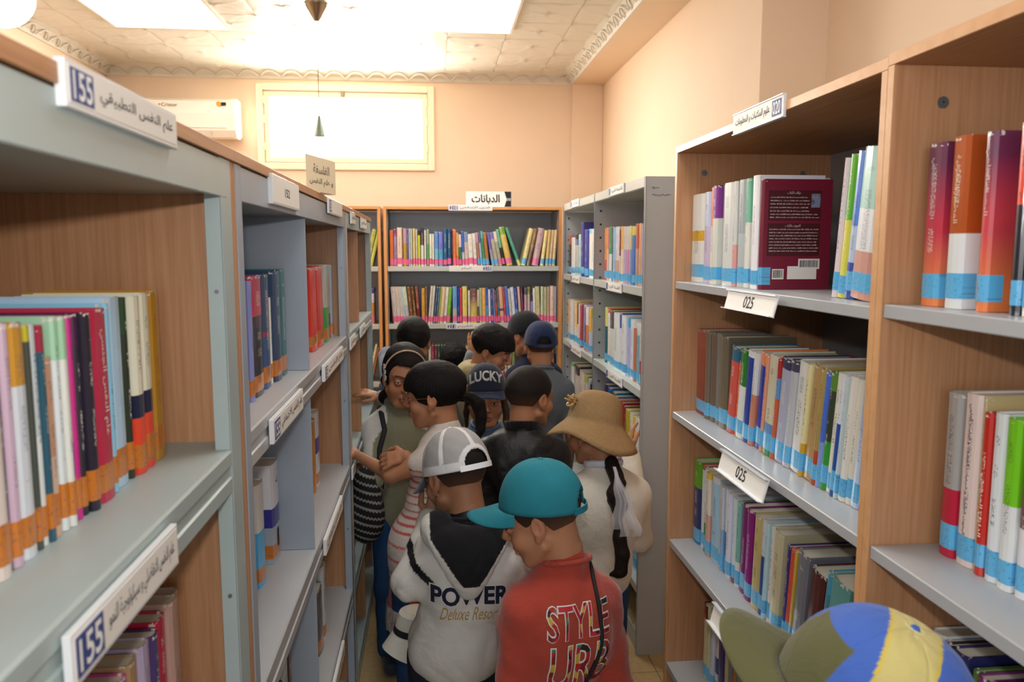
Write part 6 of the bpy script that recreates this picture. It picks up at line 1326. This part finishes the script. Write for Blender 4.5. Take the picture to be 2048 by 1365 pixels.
# --- girl with the flowered hairband and green vest
def pt6(V, q, C, I):
    C[:] = c3('cfcdc8'); m = (np.abs(q[:, 0]) < .118 - .06 * smooth(-.02, .09, q[:, 2])); C[m] = c3('85846c'); C[(q[:, 2] < -.27)] = c3('85846c'); return C
K6 = person('girl with a flowered hairband, green vest and white sleeves, facing the camera', atD(808, 697, 2.98), -3.0, -2.98, .16, -.10, 1.0, hair='none', haircol='1a1210', arms=(None, (atD(750, 958, 2.93), atD(806, 975, 3.13), (.8, .5, -.2), (0, .7, .2), .45)), top='85846c', topkind='fleece', paint=pt6, bottom='2f4f7c', skin=.88, shoulder=.92, gaze=(.3, -.5), mouth=.8, fold=.004)
def hair6(F): K6['shell'](F, lambda q: .008 + .006 * smooth(.04, -.03, q[..., 1]) + .006 * smooth(.06, .1, q[..., 2]), lambda q: K6['hline'](q, .070, -.02, -.08), back=.006)
K6['hair_obj'](hair6, noise=.0014); T6 = K6['T']
mb = MB(); mb.tube([T6((math.sin(a) * .0815, .030 + .012 * math.cos(a), .030 + math.cos(a) * .092)) - K6['off'] for a in np.linspace(-1.9, 1.9, 25)], .0032, 6); hbn = mb.build('hairband', mat('beige_hairband', 'b8a288', .6), K6['root'])
mb = MB()
for k in range(3):
    cc = T6((.080 - k * .004, .034, .050 - .022 * k)) - K6['off']
    for i in range(5):
        a = i * 1.2566; mb.tube([cc, cc + K6['R'] @ np.array([.004, math.cos(a) * .008, math.sin(a) * .008]), cc + K6['R'] @ np.array([.006, math.cos(a) * .013, math.sin(a) * .013])], [.002, .0052, .002], 6)
mb.build('fabric_flower', mat('white_petals', 'b8b6b0', .8), hbn)
def bd6(F):
    for k in range(9): a = k / 8; F.ell(T6((.0 + .04 * math.sin(k), -.09 - .015 * a, -.02 - .1 * a)), (.035, .03, .03), K6['R'], .02)
K6['hair_obj'](bd6, name='loose_hair', lo_=(-.1, -.2, -.25), noise=.004)
mb = MB(); bt = K6['che'] + K6['B'] @ np.array([-.045, .095, -.03]) - K6['off']; mb.cyl(bt, bt + K6['B'][:, 1] * .004, .006, n=12); mb.build('button', mat('brass_button', 'b8862c', .3, metal=.8), K6['top'])
# her backpack: black and white woven, hanging at her side
bp = empty('backpack', 'black and white woven backpack hanging beside the girl in green', 'backpack', tuple(atD(733, 1008, 2.92)))
def wovenmat():
    m = bpy.data.materials.new('woven_zigzag'); m.use_nodes = True; nt = m.node_tree; tc = N(nt, 'ShaderNodeTexCoord'); sp = N(nt, 'ShaderNodeSeparateXYZ'); nt.links.new(tc.outputs['Object'], sp.inputs[0])
    z = math_(nt, 'ADD', sp.outputs[2], math_(nt, 'MULTIPLY', sp.outputs[0], .35)); tri = math_(nt, 'PINGPONG', math_(nt, 'MULTIPLY', sp.outputs[0], 1.0), .006)
    w = math_(nt, 'FRACT', math_(nt, 'MULTIPLY', math_(nt, 'ADD', z, tri), 34.0)); f = math_(nt, 'LESS_THAN', w, .28); w2 = math_(nt, 'FRACT', math_(nt, 'MULTIPLY', z, 17.0)); g = math_(nt, 'LESS_THAN', w2, .12); f = math_(nt, 'MAXIMUM', f, g)
    nt.links.new(mixc(nt, math_(nt, 'MULTIPLY', f, .8), hx('141418'), hx('9a9890')), nt.nodes['Principled BSDF'].inputs['Base Color']); nt.nodes['Principled BSDF'].inputs['Roughness'].default_value = .9; return m
F = Field((-.13, -.12, -.2), (.13, .12, .2), .006); F.ell((0, 0, .02), (.055, .060, .13), None, 0); F.ell((0, 0, -.06), (.065, .068, .09), None, .04); F.fold(.004, 9, 2, 5); V, Q = F.polys()
part('pack', np_mesh('pack', V, Q, [wovenmat()]), bp)
mb = MB(); t0_ = np.array(bp.location); sh6 = K6['J'][1][0] + K6['B'] @ np.array([-.02, 0, .048])
bv6 = BVHTree.FromPolygons([Vector(v) for v in K6['topV']], [tuple(q) for q in K6['topQ'].tolist()]); sp6 = []
for x_, y_, z_ in ((.085, .14, -.15), (.088, .14, -.10), (.084, .14, -.05), (.078, .12, .0), (.072, .08, .05), (.068, .03, .09), (.066, -.03, .09), (.07, -.10, .05)):
    h = bv6.find_nearest(Vector(K6['che'] + K6['B'] @ np.array([x_, y_, z_]))); sp6.append(np.array(h[0] + h[1] * .003) - t0_)
mb.tube([np.array([.02, 0, .12])] + sp6 + [np.array([.02, .03, .10])], .0105, 8); mb.build('strap', mat('black_strap', '191a1e', .8), bp)
# --- girl in the lettered cap
K7 = person('girl in dark starry cap lettered LUCKY and a denim shirt, looking out', atD(971, 745, 3.2), math.pi - .1, math.pi - .02, .04, 0, 1.0, hat=.03, hair='girl', haircol='20140f', top='6d86a6', topkind='denim', bottom='2f4f7c', skin=.92, shoulder=.85, gaze=(.1, .1), fold=.004, collar=('7f96b4', .02))
def hair7(F): K7['shell'](F, lambda q: .005 + .002 * q[..., 2], lambda q: K7['hline'](q, .05, -.03, -.08))
K7['hair_obj'](hair7); T7 = K7['T']
pony(K7, 'loose_hair', [T7((-.074, .0, .0)), T7((-.082, .01, -.04)), T7((-.082, .02, -.09)), T7((-.086, .03, -.14))], [.012, .012, .012, .004], col='4a3424'); pony(K7, 'loose_hair', [T7((.074, .0, .0)), T7((.080, .0, -.05)), T7((.078, .01, -.11))], [.010, .010, .004], col='2a1c14', seed=3)
def lc(q, C): C[:] = c3('1d2436'); return C
c7, cc7, R7, S7 = cap(K7, '1d2436', visor='22304c', colf=lc, vlen=.046, droop=.45, tilt=-.16, lift=.024, opening=False)
vc = np.array([v.co[:] for v in c7.data.vertices]); bv7 = BVHTree.FromPolygons([Vector(v) for v in vc], [tuple(p.vertices) for p in c7.data.polygons])
K7b = dict(K7); K7b['topV'] = vc + K7['off']; K7b['topQ'] = None; K7b['bvh'] = BVHTree.FromPolygons([Vector(v + K7['off']) for v in vc], [tuple(p.vertices) for p in c7.data.polygons]); K7b['top'] = c7
project_text(K7b, 'LUCKY', cc7 + R7 @ np.array([0, .05, .042]), -R7[:, 0] , R7[:, 2] * .9 - R7[:, 1] * .4, .135, .046, mat('silver_letter', 'b4b4b0', .5), 'lettering', .003, offset=.03)
rs = random.Random(6); mb = MB()
for k in range(34):
    a = rs.uniform(-1.2, 1.2); t = .95 if k < 20 else rs.random(); a = (-1 + 2 * k / 19) * .85 if k < 20 else a; ed = max(0, (1 - (abs(a) / 1.08) ** 2.2)) ** .6; L = .050 * t * ed; x_, y_ = math.sin(a) * .0815, math.cos(a) * .099 + L; p = cc7 + R7 @ np.array([x_, y_, -.006 - L * .55 - 4.5 * x_ * x_ * t + .0025]) - K7['off']; r_ = .0028 if k < 20 else .0014; mb.cyl(p, p + R7[:, 2] * .001, r_, n=6)
mb.build('glitter_dot', mat('silver_sequin', 'a8aab0', .3, metal=.5), c7)['kind'] = 'stuff'
# --- boy in the pale yellow hoodie
K8 = person('boy in a pale yellow hooded top, head bent to the side', atD(984, 652, 3.62), -1.6, -1.92, .42, .1, 1.0, hair='none', haircol='120d0b', top='b8aa7c', topkind='fleece', bottom='2b2f3a', skin=.95, shoulder=.95, gaze=(0, -1), puff=.008)
def hair8(F): K8['shell'](F, lambda q: (.011 + .006 * smooth(.0, .06, q[..., 1])) * (.35 + .65 * smooth(-.04, .05, q[..., 2])), lambda q: K8['hline'](q, .040, .0, -.06))
K8['hair_obj'](hair8, noise=.002)
nb8 = K8['nb']
add_sdf(K8, 'hood', lambda F: [F.ell(nb8 + K8['B'] @ np.array([math.sin(a) * .075, -.035 - .035 * math.cos(a), .0]), (.038, .034, .034), K8['B'], .02) for a in np.linspace(-2, 2, 11)], nb8 - .15, nb8 + .15, .006, 'b4a678', 'fleece', fold=.003)
# --- boy in the navy cap
K9 = person('boy in navy cap seen from behind, grey T-shirt', atD(1082, 648, 3.82), -.05, .03, .04, 0, 1.0, hat=True, hair='crop', haircol='17110f', top='6e7277', bottom='2b2f3a', skin=.9, shoulder=1.0, face=False, low_detail=False, sleeves='short')
cap(K9, '1b2749', strap='1b2749', tilt=-.06)
# --- boy in the black cap
K10 = person('boy in black cap and navy shirt bending toward the back bookcase', atD(1050, 628, 4.1), .3, .75, .30, -.05, 1.0, hat=True, hair='crop', haircol='1a120e', top='1a1f3a', bottom='2b2f3a', skin=1.05, shoulder=.98, fine=False)
cap(K10, '17191c', strap='17191c', tilt=-.1, vlen=.06, droop=.5)
# --- boy with dark hair, grey-blue shirt
K11 = person('boy with thick dark hair and grey-blue shirt, back to the camera by the back bookcase', atD(826, 637, 3.75), .12, .0, .30, 0, 1.02, hair='none', haircol='14100f', top='6f7a88', bottom='2b2f3a', skin=.85, shoulder=.95, face=False, arms=((atD(776, 712, 3.95), atD(792, 800, 4.1)), None), puff=.006)
def hair11(F): K11['shell'](F, lambda q: .010 + 0 * q[..., 0], lambda q: K11['hline'](q, .05, -.0, -.055))
K11['hair_obj'](hair11, noise=.0015, material='buzz')
# --- child reaching into the shelf behind the girl in green
def pt14(V, q, C, I): C[:] = c3('a9adb4'); C[np.abs(q[:, 0]) < .105] = c3('4d5766'); return C
K14 = person('child in grey waistcoat and pale shirt, mostly hidden, hand on the shelf', atD(812, 752, 3.38), .9, .9, .3, 0, .95, hair='crop', haircol='14100f', top='a9adb4', paint=pt14, bottom='2b2f3a', skin=1.05, shoulder=.9, face=False, arms=((atD(800, 822, 3.25), atD(762, 794, 3.22), (-1, .1, .28), (.1, -.3, 1), .3), None), low_detail=True)
# --- hidden child with a raised hand
K12 = person('child with dark hair, mostly hidden, raised hand in a grey sleeve', atD(908, 688, 4.12), .1, .0, .2, 0, .95, hair='short', haircol='100c0b', top='8a9098', bottom='2b2f3a', skin=1.05, shoulder=.9, face=False, arms=(None, (atD(928, 760, 3.98), atD(943, 708, 3.92), (.05, 0, 1), (-.6, -.8, 0), .25)), low_detail=True)
# --- foreground child under the striped cap
def c13(q, C):
    y = q[:, 1]; x = q[:, 0]; z = q[:, 2]; C[:] = c3('4a6cc0'); C[(x < -.004) & (np.arctan2(-x, y) < 1.0) & (z < .078)] = c3('64633f'); yb = y - .22 * x; C[(yb < .026) & (yb > -.030)] = c3('d2c27c'); C[((yb < .026) & (yb > .022)) | ((yb < -.026) & (yb > -.030))] = c3('d8be50'); return C
K13 = person('child closest to the camera in an olive, blue and yellow cap', atD(1752, 1262, .87), 1.20, .80, -.05, 0, 1.02, hat=True, hair='crop', haircol='1a120e', top='7a6a5a', bottom='2b2f3a', shoulder=.85, face=False, low_detail=True)
c13_, cc13, R13, S13 = cap(K13, '3f63b8', visor='64633f', colf=c13, vlen=.078, droop=.0, lift=.006, tilt=-.31, vis_w=1.15, dens=(216, 60), opening=True)
rs = random.Random(3); mb = MB()
for k in range(9):
    a = -1.1 + k * .28; zz = .098 * math.sqrt(max(0, 1 - (math.sin(a)) ** 2)); pts = []
    for t in np.linspace(0, 7 + k % 3, 24):
        u_, v_ = a + .10 * math.cos(t) * (1 - t / 12), -.002 + .22 * math.sin(a) * .084 + .014 * math.sin(t) * (1 - t / 12); yy = v_; rr = math.sqrt(max(0, 1 - (yy / .105) ** 2)); pts.append(cc13 + R13 @ (np.array([math.sin(u_) * .0840 * rr * 1.0, yy, math.cos(u_) * .110 * rr * 1.0]) * 1.02) - K13['off'])
    mb.tube(pts, .0011, 5)
mb.build('embroidery', mat('cream_thread', 'd8cfa0', .8), c13_)
# --- white sun hat held low by the striped girl
wh = empty('sun_hat', 'white sun hat with a black band held low beside the striped dress', 'hat', tuple(atD(829, 1262, 2.35)))
mb = MB(); prf = [(.0, .078), (.045, .076), (.066, .066), (.074, .03), (.078, .0), (.084, -.01), (.100, -.04), (.112, -.062)]; n_ = 48
for j in range(len(prf) - 1):
    (r0, z0), (r1, z1) = prf[j], prf[j + 1]; vs = [(r * math.cos(6.2832 * i / n_), r * math.sin(6.2832 * i / n_) * .8, z + (.012 * math.sin(12.566 * i / n_ + 1) if r > .08 else 0) * (r - .078) * 30) for r, z in ((r0, z0), (r1, z1)) for i in range(n_)]
    mb.add(vs, [(i, n_ + i, n_ + (i + 1) % n_, (i + 1) % n_) for i in range(n_)], 0, True)
wo = mb.build('hat_body', mat('white_cotton', 'd8d4c8', .85, bump=.4, bscale=300), wh)
MB().cyl((0, 0, .002), (0, 0, .024), .0785, .0760, 48, caps=False).build('hat_band', mat('black_band', '15161a', .8), wh).scale = (1.01, .82, 1)
wh.rotation_euler = (.15, .1, .3); wh.scale = (.82, .82, .95)
